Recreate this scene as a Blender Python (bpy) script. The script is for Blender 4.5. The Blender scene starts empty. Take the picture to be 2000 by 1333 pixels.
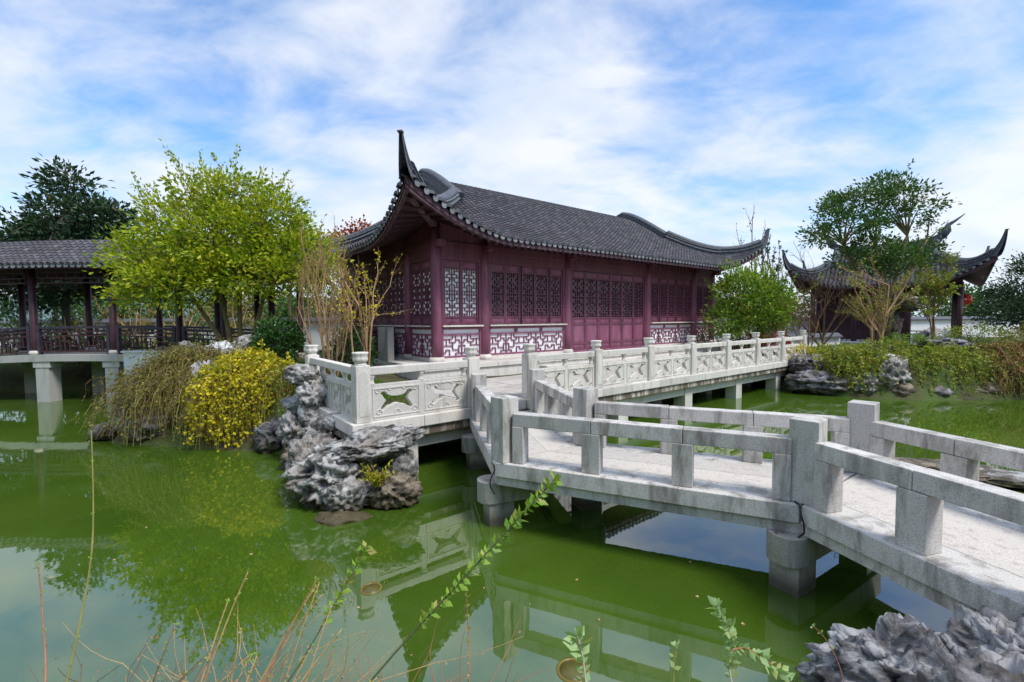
import bpy, bmesh, math, random
import numpy as np
from mathutils import Vector, Matrix, noise as mnoise

scene = bpy.context.scene
COL = scene.collection
RAD = math.radians

# ------------------------------------------------------------------ camera
CAM_Z = 2.55
cam_data = bpy.data.cameras.new('camera')
cam_data.lens = 16.0
cam_data.sensor_width = 36.0
cam_data.clip_start = 0.05
cam_data.clip_end = 3000.0
cam_data.dof.use_dof = True
cam_data.dof.focus_distance = 11.0
cam_data.dof.aperture_fstop = 4.5
cam = bpy.data.objects.new('camera', cam_data)
COL.objects.link(cam)
cam.matrix_world = (Matrix.Translation((0, 0, CAM_Z)) @ Matrix.Rotation(RAD(90 - 2.7), 4, 'X')
                    @ Matrix.Rotation(RAD(-0.4), 4, 'Z'))
scene.camera = cam

# ------------------------------------------------------------------ sky, sun, exposure
SUN_EL, SUN_AZ = 56.0, 128.0          # degrees; azimuth clockwise from +Y (straight ahead)
world = bpy.data.worlds.new('World')
scene.world = world
world.use_nodes = True
wn, wl = world.node_tree.nodes, world.node_tree.links
wn.clear()


def N(nodes, kind, **kw):
    n = nodes.new(kind)
    for k, v in kw.items():
        setattr(n, k, v)
    return n


def mathn(nodes, links, op, a, b=None, clamp=False):
    n = nodes.new('ShaderNodeMath')
    n.operation = op
    n.use_clamp = clamp
    for i, v in enumerate((a, b)):
        if v is None:
            continue
        if isinstance(v, (int, float)):
            n.inputs[i].default_value = v
        else:
            links.new(v, n.inputs[i])
    return n.outputs[0]


def build_sky():
    out = N(wn, 'ShaderNodeOutputWorld')
    bg = N(wn, 'ShaderNodeBackground')
    bg.inputs['Strength'].default_value = 0.15
    wl.new(bg.outputs[0], out.inputs[0])
    sky = N(wn, 'ShaderNodeTexSky', sky_type='NISHITA', sun_disc=False)
    sky.sun_elevation = RAD(SUN_EL)
    sky.sun_rotation = RAD(SUN_AZ)
    sky.air_density = 1.0
    sky.dust_density = 0.6
    sky.ozone_density = 2.0
    tc = N(wn, 'ShaderNodeTexCoord')
    sp = N(wn, 'ShaderNodeSeparateXYZ')
    wl.new(tc.outputs['Generated'], sp.inputs[0])
    zc = mathn(wn, wl, 'ADD', mathn(wn, wl, 'MAXIMUM', sp.outputs[2], 0.0), 0.30)
    ux = mathn(wn, wl, 'DIVIDE', sp.outputs[0], zc)
    uy = mathn(wn, wl, 'DIVIDE', sp.outputs[1], zc)
    cb = N(wn, 'ShaderNodeCombineXYZ')
    wl.new(ux, cb.inputs[0])
    wl.new(uy, cb.inputs[1])
    # high thin cloud: a broad bank, broken by small ripples
    big = N(wn, 'ShaderNodeTexNoise')
    big.inputs['Scale'].default_value = SKY['big_scale']
    big.inputs['Detail'].default_value = 2.0
    mp = N(wn, 'ShaderNodeMapping')
    mp.inputs['Location'].default_value = SKY['loc']
    mp.inputs['Rotation'].default_value = (0, 0, RAD(SKY['rot']))
    mp.inputs['Scale'].default_value = (1.0, 1.5, 1.0)
    wl.new(cb.outputs[0], mp.inputs[0])
    wl.new(mp.outputs[0], big.inputs['Vector'])
    fine = N(wn, 'ShaderNodeTexNoise')
    fine.inputs['Scale'].default_value = 3.2
    fine.inputs['Detail'].default_value = 9.0
    fine.inputs['Roughness'].default_value = 0.58
    fine.inputs['Distortion'].default_value = 0.25
    wl.new(mp.outputs[0], fine.inputs['Vector'])
    s = mathn(wn, wl, 'ADD', mathn(wn, wl, 'MULTIPLY', big.outputs[0], 1.15),
              mathn(wn, wl, 'MULTIPLY', fine.outputs[0], 0.75))
    # haze near the horizon whitens the cloud sheet all round
    hz = mathn(wn, wl, 'MULTIPLY', mathn(wn, wl, 'SUBTRACT', 1.0, mathn(wn, wl, 'MULTIPLY', mathn(wn, wl, 'MAXIMUM', sp.outputs[2], 0.0), 2.6), True), 0.36)
    s = mathn(wn, wl, 'ADD', s, hz)
    mr = N(wn, 'ShaderNodeMapRange', interpolation_type='SMOOTHSTEP')
    mr.inputs['From Min'].default_value = SKY['lo']
    mr.inputs['From Max'].default_value = SKY['hi']
    mr.inputs['To Max'].default_value = 0.93
    wl.new(s, mr.inputs['Value'])
    # cloud brightness varies softly
    n3 = N(wn, 'ShaderNodeTexNoise')
    n3.inputs['Scale'].default_value = 2.0
    n3.inputs['Detail'].default_value = 4.0
    wl.new(mp.outputs[0], n3.inputs['Vector'])
    cr = N(wn, 'ShaderNodeValToRGB')
    cr.color_ramp.elements[0].position = 0.35
    cr.color_ramp.elements[0].color = tuple(c * SKY['cloud'] for c in (0.72, 0.82, 0.98)) + (1,)
    cr.color_ramp.elements[1].position = 0.62
    cr.color_ramp.elements[1].color = tuple(c * SKY['cloud'] for c in (0.96, 0.98, 1.03)) + (1,)
    wl.new(n3.outputs[0], cr.inputs[0])
    tint = N(wn, 'ShaderNodeMix', data_type='RGBA', blend_type='MULTIPLY')
    tint.inputs[0].default_value = 1.0
    tint.inputs[7].default_value = SKY['blue'] + (1,)
    wl.new(sky.outputs[0], tint.inputs[6])
    mx = N(wn, 'ShaderNodeMix', data_type='RGBA')
    wl.new(mr.outputs[0], mx.inputs[0])
    wl.new(tint.outputs[2], mx.inputs[6])
    wl.new(cr.outputs[0], mx.inputs[7])
    wl.new(mx.outputs[2], bg.inputs['Color'])


SKY = dict(big_scale=0.55, loc=(3.4, 0.1, 0.0), rot=50.0, lo=0.68, hi=1.14, cloud=2.95, blue=(0.36, 0.575, 0.74))
build_sky()

sun_data = bpy.data.lights.new('sun', 'SUN')
sun_data.energy = 1.5
sun_data.angle = RAD(16)
sun_data.color = (1.0, 0.93, 0.84)
sun = bpy.data.objects.new('sun', sun_data)
COL.objects.link(sun)
_sd = Vector((math.sin(RAD(SUN_AZ)) * math.cos(RAD(SUN_EL)), math.cos(RAD(SUN_AZ)) * math.cos(RAD(SUN_EL)), math.sin(RAD(SUN_EL))))
sun.rotation_euler = _sd.to_track_quat('Z', 'Y').to_euler()
sun.location = _sd * 60

scene.view_settings.view_transform = 'Standard'
scene.view_settings.look = 'None'
scene.view_settings.exposure = 1.22
scene.view_settings.gamma = 1.0
scene.render.engine = 'CYCLES'
scene.cycles.use_denoising = True
scene.cycles.max_bounces = 6
scene.cycles.diffuse_bounces = 3
scene.cycles.transparent_max_bounces = 6
scene.cycles.caustics_reflective = False
scene.cycles.caustics_refractive = False

# ------------------------------------------------------------------ materials
MATS = {}


def new_mat(name):
    m = bpy.data.materials.new(name)
    m.use_nodes = True
    nt = m.node_tree
    b = nt.nodes['Principled BSDF']
    MATS[name] = m
    return m, nt.nodes, nt.links, b


def ramp(nodes, links, fac, stops):
    r = nodes.new('ShaderNodeValToRGB')
    e = r.color_ramp.elements
    while len(e) < len(stops):
        e.new(0.5)
    for i, (p, c) in enumerate(stops):
        e[i].position = p
        e[i].color = tuple(c) + (1,)
    links.new(fac, r.inputs[0])
    return r.outputs[0]


def noise_tex(nodes, links, scale, detail=4, rough=0.55, vec=None, stretch=None, dist=0.0):
    n = nodes.new('ShaderNodeTexNoise')
    n.inputs['Scale'].default_value = scale
    n.inputs['Detail'].default_value = detail
    n.inputs['Roughness'].default_value = rough
    n.inputs['Distortion'].default_value = dist
    if vec is None:
        g = nodes.new('ShaderNodeNewGeometry')
        vec = g.outputs['Position']
    if stretch:
        mp = nodes.new('ShaderNodeMapping')
        mp.inputs['Scale'].default_value = stretch
        links.new(vec, mp.inputs[0])
        vec = mp.outputs[0]
    links.new(vec, n.inputs['Vector'])
    return n.outputs[0]


def mix(nodes, links, fac, a, b, mode='MIX'):
    n = nodes.new('ShaderNodeMix')
    n.data_type = 'RGBA'
    n.blend_type = mode
    for sock, v in ((n.inputs[0], fac), (n.inputs[6], a), (n.inputs[7], b)):
        if isinstance(v, (int, float)):
            sock.default_value = v
        elif isinstance(v, tuple):
            sock.default_value = v + (1,) if len(v) == 3 else v
        else:
            links.new(v, sock)
    return n.outputs[2]


def bump(nodes, links, b, height, strength=0.3, dist=0.02):
    n = nodes.new('ShaderNodeBump')
    n.inputs['Strength'].default_value = strength
    n.inputs['Distance'].default_value = dist
    links.new(height, n.inputs['Height'])
    links.new(n.outputs[0], b.inputs['Normal'])


def stone_mat(name, base, speck, stain, stain_amt=0.5, speck_scale=220.0, moss=None, stain_lo=0.50, along=(1.0, 1.0, 0.25), tide=False):
    m, n, l, b = new_mat(name)
    sp = noise_tex(n, l, speck_scale, 2, 0.7)
    c = ramp(n, l, sp, [(0.34, speck), (0.50, base), (0.66, tuple(min(1, x * 1.16) for x in base))])
    big = noise_tex(n, l, 1.3, 5, 0.6)
    c = mix(n, l, mathn(n, l, 'MULTIPLY', ramp(n, l, big, [(0.35, (0, 0, 0)), (0.7, (1, 1, 1))]), 0.28), c, tuple(x * 0.72 for x in base))
    st = noise_tex(n, l, 5.0, 6, 0.65, stretch=along, dist=0.4)
    f = ramp(n, l, st, [(stain_lo, (0, 0, 0)), (stain_lo + 0.16, (1, 1, 1))])
    c = mix(n, l, mathn(n, l, 'MULTIPLY', f, stain_amt), c, stain)
    if moss:
        mo = noise_tex(n, l, 3.1, 6, 0.7, stretch=(1, 1, 0.5))
        f2 = ramp(n, l, mo, [(0.55, (0, 0, 0)), (0.75, (1, 1, 1))])
        c = mix(n, l, mathn(n, l, 'MULTIPLY', f2, 0.55), c, moss)
    ob = n.new('ShaderNodeObjectInfo')
    c = mix(n, l, 1.0, c, ramp(n, l, ob.outputs['Random'], [(0.0, (0.84, 0.84, 0.83)), (0.5, (0.97, 0.96, 0.94)), (1.0, (1.06, 1.05, 1.04))]), 'MULTIPLY')
    if tide:      # algae band left by the pond level
        g = n.new('ShaderNodeNewGeometry')
        sz = n.new('ShaderNodeSeparateXYZ')
        l.new(g.outputs['Position'], sz.inputs[0])
        hh = mathn(n, l, 'ADD', sz.outputs[2], mathn(n, l, 'MULTIPLY', st, 0.22))
        c = mix(n, l, mathn(n, l, 'MULTIPLY', ramp(n, l, hh, [(0.10, (1, 1, 1)), (0.24, (0, 0, 0))]), 0.85), c, (0.05, 0.045, 0.022))
    l.new(c, b.inputs['Base Color'])
    b.inputs['Roughness'].default_value = 0.78
    bump(n, l, b, sp, 0.25, 0.004)
    return m


stone_mat('granite', (0.62, 0.60, 0.57), (0.27, 0.27, 0.275), (0.14, 0.125, 0.10), 0.68, 140, stain_lo=0.48, moss=(0.13, 0.13, 0.06))
stone_mat('granite_deck', (0.62, 0.585, 0.545), (0.40, 0.37, 0.34), (0.19, 0.14, 0.12), 0.45, 110, along=(2.2, 2.2, 1.0), stain_lo=0.54)
stone_mat('white_stone', (0.72, 0.69, 0.64), (0.50, 0.48, 0.45), (0.30, 0.25, 0.20), 0.40, 100)
stone_mat('stained_stone', (0.60, 0.56, 0.50), (0.40, 0.36, 0.31), (0.11, 0.08, 0.055), 0.95, 120, stain_lo=0.37)
stone_mat('pier_stone', (0.44, 0.42, 0.38), (0.22, 0.21, 0.19), (0.10, 0.09, 0.065), 0.7, 130, moss=(0.12, 0.13, 0.05), tide=True)
stone_mat('paving', (0.56, 0.53, 0.49), (0.38, 0.36, 0.33), (0.24, 0.2, 0.17), 0.5, 90)
stone_mat('concrete', (0.50, 0.51, 0.49), (0.36, 0.37, 0.36), (0.26, 0.27, 0.24), 0.4, 110)


def plain_mat(name, col, rough=0.6, var=0.25, scale=6.0, stretch=None, spec=None, bumps=0.0):
    m, n, l, b = new_mat(name)
    t = noise_tex(n, l, scale, 5, 0.6, stretch=stretch)
    c = ramp(n, l, t, [(0.3, tuple(x * (1 - var) for x in col)), (0.7, tuple(min(1, x * (1 + var)) for x in col))])
    l.new(c, b.inputs['Base Color'])
    b.inputs['Roughness'].default_value = rough
    if spec is not None:
        b.inputs['Specular IOR Level'].default_value = spec
    if bumps:
        bump(n, l, b, t, bumps, 0.01)
    return m


WOOD = (0.142, 0.042, 0.070)


def wood_mat(name, col, rough):
    m, n, l, b = new_mat(name)
    t = noise_tex(n, l, 7.0, 5, 0.6, stretch=(1, 1, 0.15))
    c = ramp(n, l, t, [(0.3, tuple(x * 0.66 for x in col)), (0.7, tuple(x * 1.3 for x in col))])
    f = noise_tex(n, l, 1.4, 6, 0.65, stretch=(1, 1, 0.45))
    c = mix(n, l, mathn(n, l, 'MULTIPLY', ramp(n, l, f, [(0.48, (0, 0, 0)), (0.72, (1, 1, 1))]), 0.5), c, (col[0] * 1.35 + 0.05, col[1] * 1.8 + 0.035, col[2] * 1.5 + 0.045))
    k = noise_tex(n, l, 30.0, 4, 0.7)
    c = mix(n, l, mathn(n, l, 'MULTIPLY', ramp(n, l, k, [(0.66, (0, 0, 0)), (0.74, (1, 1, 1))]), 0.35), c, (0.045, 0.025, 0.03))
    l.new(c, b.inputs['Base Color'])
    l.new(ramp(n, l, f, [(0.3, (rough - 0.1,) * 3), (0.7, (rough + 0.25,) * 3)]), b.inputs['Roughness'])
    bump(n, l, b, t, 0.12, 0.01)


wood_mat('red_wood', WOOD, 0.5)
wood_mat('column_wood', (0.185, 0.056, 0.098), 0.42)
wood_mat('panel_wood', (0.215, 0.066, 0.120), 0.5)
plain_mat('dark_wood', (0.050, 0.018, 0.028), 0.6, 0.35, 5.0)
plain_mat('gallery_wood', (0.055, 0.018, 0.028), 0.55, 0.3, 5.0)
plain_mat('gallery_post', (0.040, 0.032, 0.052), 0.5, 0.3, 5.0)
plain_mat('white_wall', (0.80, 0.81, 0.82), 0.85, 0.06, 2.0)
plain_mat('paper_pane', (0.84, 0.91, 0.93), 0.8, 0.08, 3.0)
plain_mat('black_rubber', (0.012, 0.014, 0.018), 0.4, 0.2)
plain_mat('soil', (0.10, 0.075, 0.045), 0.95, 0.4, 3.0)
plain_mat('lamp_rim', (0.16, 0.12, 0.015), 0.35, 0.2)
plain_mat('lamp_body', (0.10, 0.09, 0.02), 0.4, 0.2)
plain_mat('lantern_red', (0.6, 0.02, 0.02), 0.5, 0.1)
plain_mat('gold', (0.5, 0.35, 0.08), 0.4, 0.1)
plain_mat('dead_leaf', (0.45, 0.30, 0.16), 0.7, 0.4, 40)
plain_mat('ridge_tile', (0.085, 0.095, 0.115), 0.7, 0.45, 9.0, bumps=0.3)
plain_mat('ridge_band', (0.20, 0.215, 0.235), 0.75, 0.35, 9.0, bumps=0.2)
plain_mat('hill_green', (0.10, 0.16, 0.17), 0.95, 0.3, 0.02)


def fascia_material():
    m, n, l, b = new_mat('fascia_wood')
    t = noise_tex(n, l, 4.0, 6, 0.65)
    c = ramp(n, l, t, [(0.35, (0.055, 0.026, 0.036)), (0.58, (0.12, 0.06, 0.08)), (0.70, (0.17, 0.11, 0.12)), (0.80, (0.42, 0.38, 0.38))])
    l.new(c, b.inputs['Base Color'])
    b.inputs['Roughness'].default_value = 0.7


fascia_material()


def tile_material(name, dark, mid, light):
    m, n, l, b = new_mat(name)
    g = n.new('ShaderNodeNewGeometry')
    o = n.new('ShaderNodeObjectInfo')
    s = mathn(n, l, 'FRACT', mathn(n, l, 'ADD', g.outputs['Random Per Island'], mathn(n, l, 'MULTIPLY', o.outputs['Random'], 7.3)))
    c = ramp(n, l, s, [(0.0, dark), (0.55, mid), (0.86, light), (1.0, tuple(x * 1.35 for x in light))])
    t = noise_tex(n, l, 26.0, 4, 0.7)
    c = mix(n, l, 0.55, c, ramp(n, l, t, [(0.35, dark), (0.62, mid), (0.78, light)]))
    w = noise_tex(n, l, 0.9, 6, 0.65)
    c = mix(n, l, mathn(n, l, 'MULTIPLY', ramp(n, l, w, [(0.45, (0, 0, 0)), (0.7, (1, 1, 1))]), 0.55), c, tuple(x * 1.25 for x in mid))
    c = mix(n, l, mathn(n, l, 'MULTIPLY', ramp(n, l, w, [(0.30, (1, 1, 1)), (0.42, (0, 0, 0))]), 0.5), c, (0.045, 0.052, 0.035))
    l.new(c, b.inputs['Base Color'])
    b.inputs['Roughness'].default_value = 0.75
    bump(n, l, b, t, 0.35, 0.01)


tile_material('roof_tile', (0.034, 0.034, 0.043), (0.080, 0.077, 0.092), (0.165, 0.158, 0.175))
tile_material('drip_clay', (0.11, 0.12, 0.14), (0.20, 0.215, 0.24), (0.30, 0.32, 0.35))


def glass_material():
    m, n, l, b = new_mat('dark_glass')
    t = noise_tex(n, l, 3.0, 3)
    l.new(ramp(n, l, t, [(0.3, (0.012, 0.014, 0.02)), (0.7, (0.035, 0.045, 0.06))]), b.inputs['Base Color'])
    b.inputs['Roughness'].default_value = 0.06
    b.inputs['IOR'].default_value = 1.45
    bump(n, l, b, noise_tex(n, l, 2.2, 2), 0.25, 0.03)


glass_material()


def water_material():
    m, n, l, b = new_mat('pond_water')
    t = noise_tex(n, l, 0.35, 4, 0.6)
    c = ramp(n, l, t, [(0.3, (0.036, 0.080, 0.006)), (0.7, (0.072, 0.130, 0.015))])
    l.new(c, b.inputs['Base Color'])
    b.inputs['Roughness'].default_value = 0.015
    b.inputs['IOR'].default_value = 2.5
    r1 = noise_tex(n, l, 2.2, 3, 0.5, stretch=(1, 0.6, 1))
    r2 = noise_tex(n, l, 9.0, 3, 0.55, stretch=(1, 0.55, 1))
    bump(n, l, b, mathn(n, l, 'ADD', r1, mathn(n, l, 'MULTIPLY', r2, 0.16)), 0.024, 0.06)


water_material()


def leaf_mat(name, stops, rough=0.45, trans=0.35):
    m, n, l, b = new_mat(name)
    g = n.new('ShaderNodeNewGeometry')
    cl = noise_tex(n, l, 1.6, 3, 0.6)
    fr = mathn(n, l, 'ADD', mathn(n, l, 'MULTIPLY', g.outputs['Random Per Island'], 0.62), mathn(n, l, 'MULTIPLY', mathn(n, l, 'SUBTRACT', cl, 0.36), 1.4), True)
    c = ramp(n, l, fr, stops)
    l.new(c, b.inputs['Base Color'])
    b.inputs['Roughness'].default_value = rough
    b.inputs['Specular IOR Level'].default_value = 0.35
    if trans:
        tr = n.new('ShaderNodeBsdfTranslucent')
        c2 = mix(n, l, 1.0, c, (1.1, 1.15, 0.5), 'MULTIPLY')
        l.new(c2, tr.inputs['Color'])
        ms = n.new('ShaderNodeMixShader')
        ms.inputs[0].default_value = trans
        out = n['Material Output']
        l.new(b.outputs[0], ms.inputs[1])
        l.new(tr.outputs[0], ms.inputs[2])
        l.new(ms.outputs[0], out.inputs['Surface'])
    return m


leaf_mat('leaf_lime', [(0, (0.10, 0.19, 0.010)), (0.38, (0.24, 0.35, 0.016)), (0.72, (0.44, 0.50, 0.024)), (0.93, (0.64, 0.56, 0.03)), (1, (0.22, 0.30, 0.02))])
leaf_mat('leaf_dark', [(0, (0.018, 0.045, 0.022)), (0.6, (0.035, 0.080, 0.034)), (0.93, (0.065, 0.12, 0.045)), (1, (0.13, 0.09, 0.04))], trans=0.15)
leaf_mat('leaf_mid', [(0, (0.035, 0.095, 0.020)), (0.6, (0.065, 0.155, 0.030)), (1, (0.14, 0.24, 0.05))], trans=0.25)
leaf_mat('leaf_shrub', [(0, (0.07, 0.16, 0.018)), (0.4, (0.15, 0.28, 0.03)), (0.75, (0.30, 0.42, 0.045)), (1, (0.44, 0.36, 0.10))])
leaf_mat('leaf_camellia', [(0, (0.018, 0.06, 0.012)), (0.7, (0.04, 0.115, 0.022)), (1, (0.09, 0.19, 0.04))], trans=0.15, rough=0.3)
leaf_mat('leaf_jasmine', [(0, (0.20, 0.26, 0.015)), (0.3, (0.42, 0.42, 0.02)), (0.7, (0.68, 0.56, 0.015)), (1, (0.85, 0.72, 0.04))])
leaf_mat('leaf_olive', [(0, (0.09, 0.10, 0.02)), (0.5, (0.19, 0.19, 0.03)), (0.85, (0.30, 0.26, 0.05)), (1, (0.28, 0.13, 0.06))])
leaf_mat('leaf_cover', [(0, (0.09, 0.16, 0.02)), (0.45, (0.20, 0.28, 0.03)), (0.8, (0.40, 0.42, 0.05)), (1, (0.42, 0.26, 0.08))])
leaf_mat('leaf_red', [(0, (0.22, 0.03, 0.02)), (0.6, (0.36, 0.07, 0.03)), (1, (0.42, 0.18, 0.05))])
leaf_mat('leaf_pink', [(0, (0.30, 0.03, 0.06)), (0.6, (0.48, 0.07, 0.12)), (1, (0.20, 0.16, 0.04))])
leaf_mat('leaf_fern', [(0, (0.25, 0.30, 0.02)), (0.6, (0.48, 0.48, 0.03)), (1, (0.45, 0.22, 0.06))])
leaf_mat('leaf_sprig', [(0, (0.16, 0.33, 0.05)), (0.6, (0.30, 0.48, 0.07)), (1, (0.50, 0.34, 0.16))])
leaf_mat('leaf_pale', [(0, (0.26, 0.42, 0.17)), (0.6, (0.40, 0.56, 0.25)), (1, (0.55, 0.55, 0.15))])
leaf_mat('grass_blade', [(0, (0.05, 0.13, 0.012)), (0.6, (0.10, 0.22, 0.02)), (1, (0.20, 0.28, 0.04))])
leaf_mat('bud', [(0, (0.42, 0.20, 0.12)), (0.6, (0.55, 0.34, 0.20)), (1, (0.35, 0.40, 0.10))])


def bark_mat(name, a, c):
    plain_mat(name, a, 0.9, 0.1)
    m = MATS[name]
    n, l = m.node_tree.nodes, m.node_tree.links
    b = n['Principled BSDF']
    t = noise_tex(n, l, 14.0, 5, 0.65, stretch=(1, 1, 0.3))
    l.new(ramp(n, l, t, [(0.3, a), (0.7, c)]), b.inputs['Base Color'])
    bump(n, l, b, t, 0.5, 0.02)


bark_mat('bark_olive', (0.11, 0.085, 0.035), (0.26, 0.21, 0.10))
bark_mat('bark_dark', (0.045, 0.038, 0.030), (0.11, 0.095, 0.075))
bark_mat('bark_tan', (0.28, 0.16, 0.075), (0.50, 0.33, 0.17))
bark_mat('bark_pale', (0.30, 0.25, 0.19), (0.52, 0.45, 0.36))
bark_mat('twig_brown', (0.12, 0.065, 0.035), (0.25, 0.15, 0.07))
bark_mat('twig_green', (0.17, 0.17, 0.04), (0.34, 0.30, 0.08))
bark_mat('stem_green', (0.035, 0.055, 0.015), (0.09, 0.11, 0.04))
bark_mat('twig_red', (0.30, 0.10, 0.06), (0.45, 0.22, 0.12))
bark_mat('twig_gold', (0.40, 0.24, 0.09), (0.58, 0.40, 0.18))


def rock_mat(name, light, mid, dark, wet=True, rust=0.6):
    m, n, l, b = new_mat(name)
    t = noise_tex(n, l, 3.4, 8, 0.68, dist=0.6)
    c = ramp(n, l, t, [(0.38, dark), (0.47, mid), (0.57, light), (0.72, tuple(min(1, x * 1.25) for x in light))])
    v = n.new('ShaderNodeTexVoronoi')
    v.feature = 'DISTANCE_TO_EDGE'
    v.inputs['Scale'].default_value = 4.2
    g = n.new('ShaderNodeNewGeometry')
    ns = n.new('ShaderNodeTexNoise')
    ns.inputs['Scale'].default_value = 3.0
    ns.inputs['Detail'].default_value = 4
    l.new(g.outputs['Position'], ns.inputs['Vector'])
    va = n.new('ShaderNodeVectorMath')
    va.operation = 'ADD'
    vm = n.new('ShaderNodeVectorMath')
    vm.operation = 'SCALE'
    vm.inputs[3].default_value = 0.5
    l.new(ns.outputs['Color'], vm.inputs[0])
    l.new(g.outputs['Position'], va.inputs[0])
    l.new(vm.outputs[0], va.inputs[1])
    l.new(va.outputs[0], v.inputs['Vector'])
    cr = ramp(n, l, v.outputs['Distance'], [(0.0, (1, 1, 1)), (0.035, (0, 0, 0))])
    c = mix(n, l, mathn(n, l, 'MULTIPLY', cr, 0.75), c, dark)
    # rust brown mineral staining
    r = noise_tex(n, l, 1.7, 5, 0.6)
    c = mix(n, l, mathn(n, l, 'MULTIPLY', ramp(n, l, r, [(0.48, (0, 0, 0)), (0.64, (1, 1, 1))]), rust), c, (0.15, 0.105, 0.065))
    if wet:   # waterline tide mark: algae-brown band close to the pond surface
        sp = n.new('ShaderNodeSeparateXYZ')
        l.new(g.outputs['Position'], sp.inputs[0])
        h = mathn(n, l, 'ADD', sp.outputs[2], mathn(n, l, 'MULTIPLY', r, 0.25))
        c = mix(n, l, mathn(n, l, 'MULTIPLY', ramp(n, l, h, [(0.13, (1, 1, 1)), (0.32, (0, 0, 0))]), 0.8), c, (0.065, 0.052, 0.018))
    l.new(c, b.inputs['Base Color'])
    b.inputs['Roughness'].default_value = 0.72
    fine = noise_tex(n, l, 22.0, 6, 0.7)
    bump(n, l, b, mathn(n, l, 'ADD', fine, mathn(n, l, 'MULTIPLY', v.outputs['Distance'], 1.5)), 0.6, 0.03)


rock_mat('rock_grey', (0.46, 0.455, 0.445), (0.20, 0.195, 0.185), (0.040, 0.034, 0.030))
rock_mat('rock_white', (0.60, 0.61, 0.63), (0.42, 0.42, 0.43), (0.12, 0.11, 0.10))
rock_mat('rock_dark', (0.26, 0.26, 0.285), (0.09, 0.088, 0.098), (0.018, 0.017, 0.017))
rock_mat('rock_slate', (0.36, 0.37, 0.39), (0.125, 0.128, 0.14), (0.028, 0.027, 0.03), rust=0.25)
rock_mat('rock_brown', (0.26, 0.22, 0.17), (0.13, 0.105, 0.08), (0.035, 0.028, 0.022))


def ground_material():
    m, n, l, b = new_mat('garden_soil')
    t = noise_tex(n, l, 1.1, 6, 0.6)
    c = ramp(n, l, t, [(0.35, (0.055, 0.040, 0.022)), (0.5, (0.075, 0.085, 0.025)), (0.65, (0.06, 0.11, 0.02))])
    l.new(c, b.inputs['Base Color'])
    b.inputs['Roughness'].default_value = 0.95
    bump(n, l, b, noise_tex(n, l, 14, 5), 0.7, 0.05)


ground_material()

# ------------------------------------------------------------------ mesh helpers


def link(o, parent=None):
    COL.objects.link(o)
    if parent is not None:
        o.parent = parent
    return o


def mesh_obj(name, verts, faces, mat, parent=None, smooth=False, loc=None, rotz=0.0):
    me = bpy.data.meshes.new(name)
    me.from_pydata([tuple(v) for v in verts], [], [tuple(f) for f in faces])
    if smooth:
        me.polygons.foreach_set('use_smooth', [True] * len(me.polygons))
    me.materials.append(MATS[mat])
    me.update()
    o = bpy.data.objects.new(name, me)
    link(o, parent)
    if loc is not None:
        o.location = loc
    if rotz:
        o.rotation_euler = (0, 0, rotz)
    return o


def np_mesh_obj(name, V, Fq, mat, parent=None, smooth=False):
    """V (n,3), Fq (m,k) arrays, all faces with k corners"""
    me = bpy.data.meshes.new(name)
    V = np.asarray(V, dtype=np.float32)
    Fq = np.asarray(Fq, dtype=np.int32)
    k = Fq.shape[1]
    me.vertices.add(len(V))
    me.vertices.foreach_set('co', V.ravel())
    me.loops.add(Fq.size)
    me.loops.foreach_set('vertex_index', Fq.ravel())
    me.polygons.add(len(Fq))
    me.polygons.foreach_set('loop_start', np.arange(0, Fq.size, k, dtype=np.int32))
    me.polygons.foreach_set('loop_total', np.full(len(Fq), k, dtype=np.int32))
    if smooth:
        me.polygons.foreach_set('use_smooth', np.ones(len(Fq), dtype=bool))
    me.materials.append(MATS[mat])
    me.update(calc_edges=True)
    me.validate()
    o = bpy.data.objects.new(name, me)
    return link(o, parent)


def copy_of(o, parent=None, loc=None, rotz=None):
    c = o.copy()
    COL.objects.link(c)
    c.parent = parent
    if loc is not None:
        c.location = loc
    if rotz is not None:
        c.rotation_euler = (0, 0, rotz)
    return c


def copy_tree(o, parent=None, loc=None, rotz=None):
    c = copy_of(o, parent, loc, rotz)
    for ch in list(o.children):
        copy_tree(ch, c)
    return c


def tag(o, label, cat, group=None):
    o['label'] = label
    o['category'] = cat
    if group:
        o['group'] = group
    return o


def thing(name, label, cat, loc=(0, 0, 0), rotz=0.0, group=None):
    o = bpy.data.objects.new(name, None)
    o.empty_display_size = 0.3
    link(o)
    o.location = loc
    o.rotation_euler = (0, 0, rotz)
    return tag(o, label, cat, group)


def structure(o):
    o['kind'] = 'structure'
    return o


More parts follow.
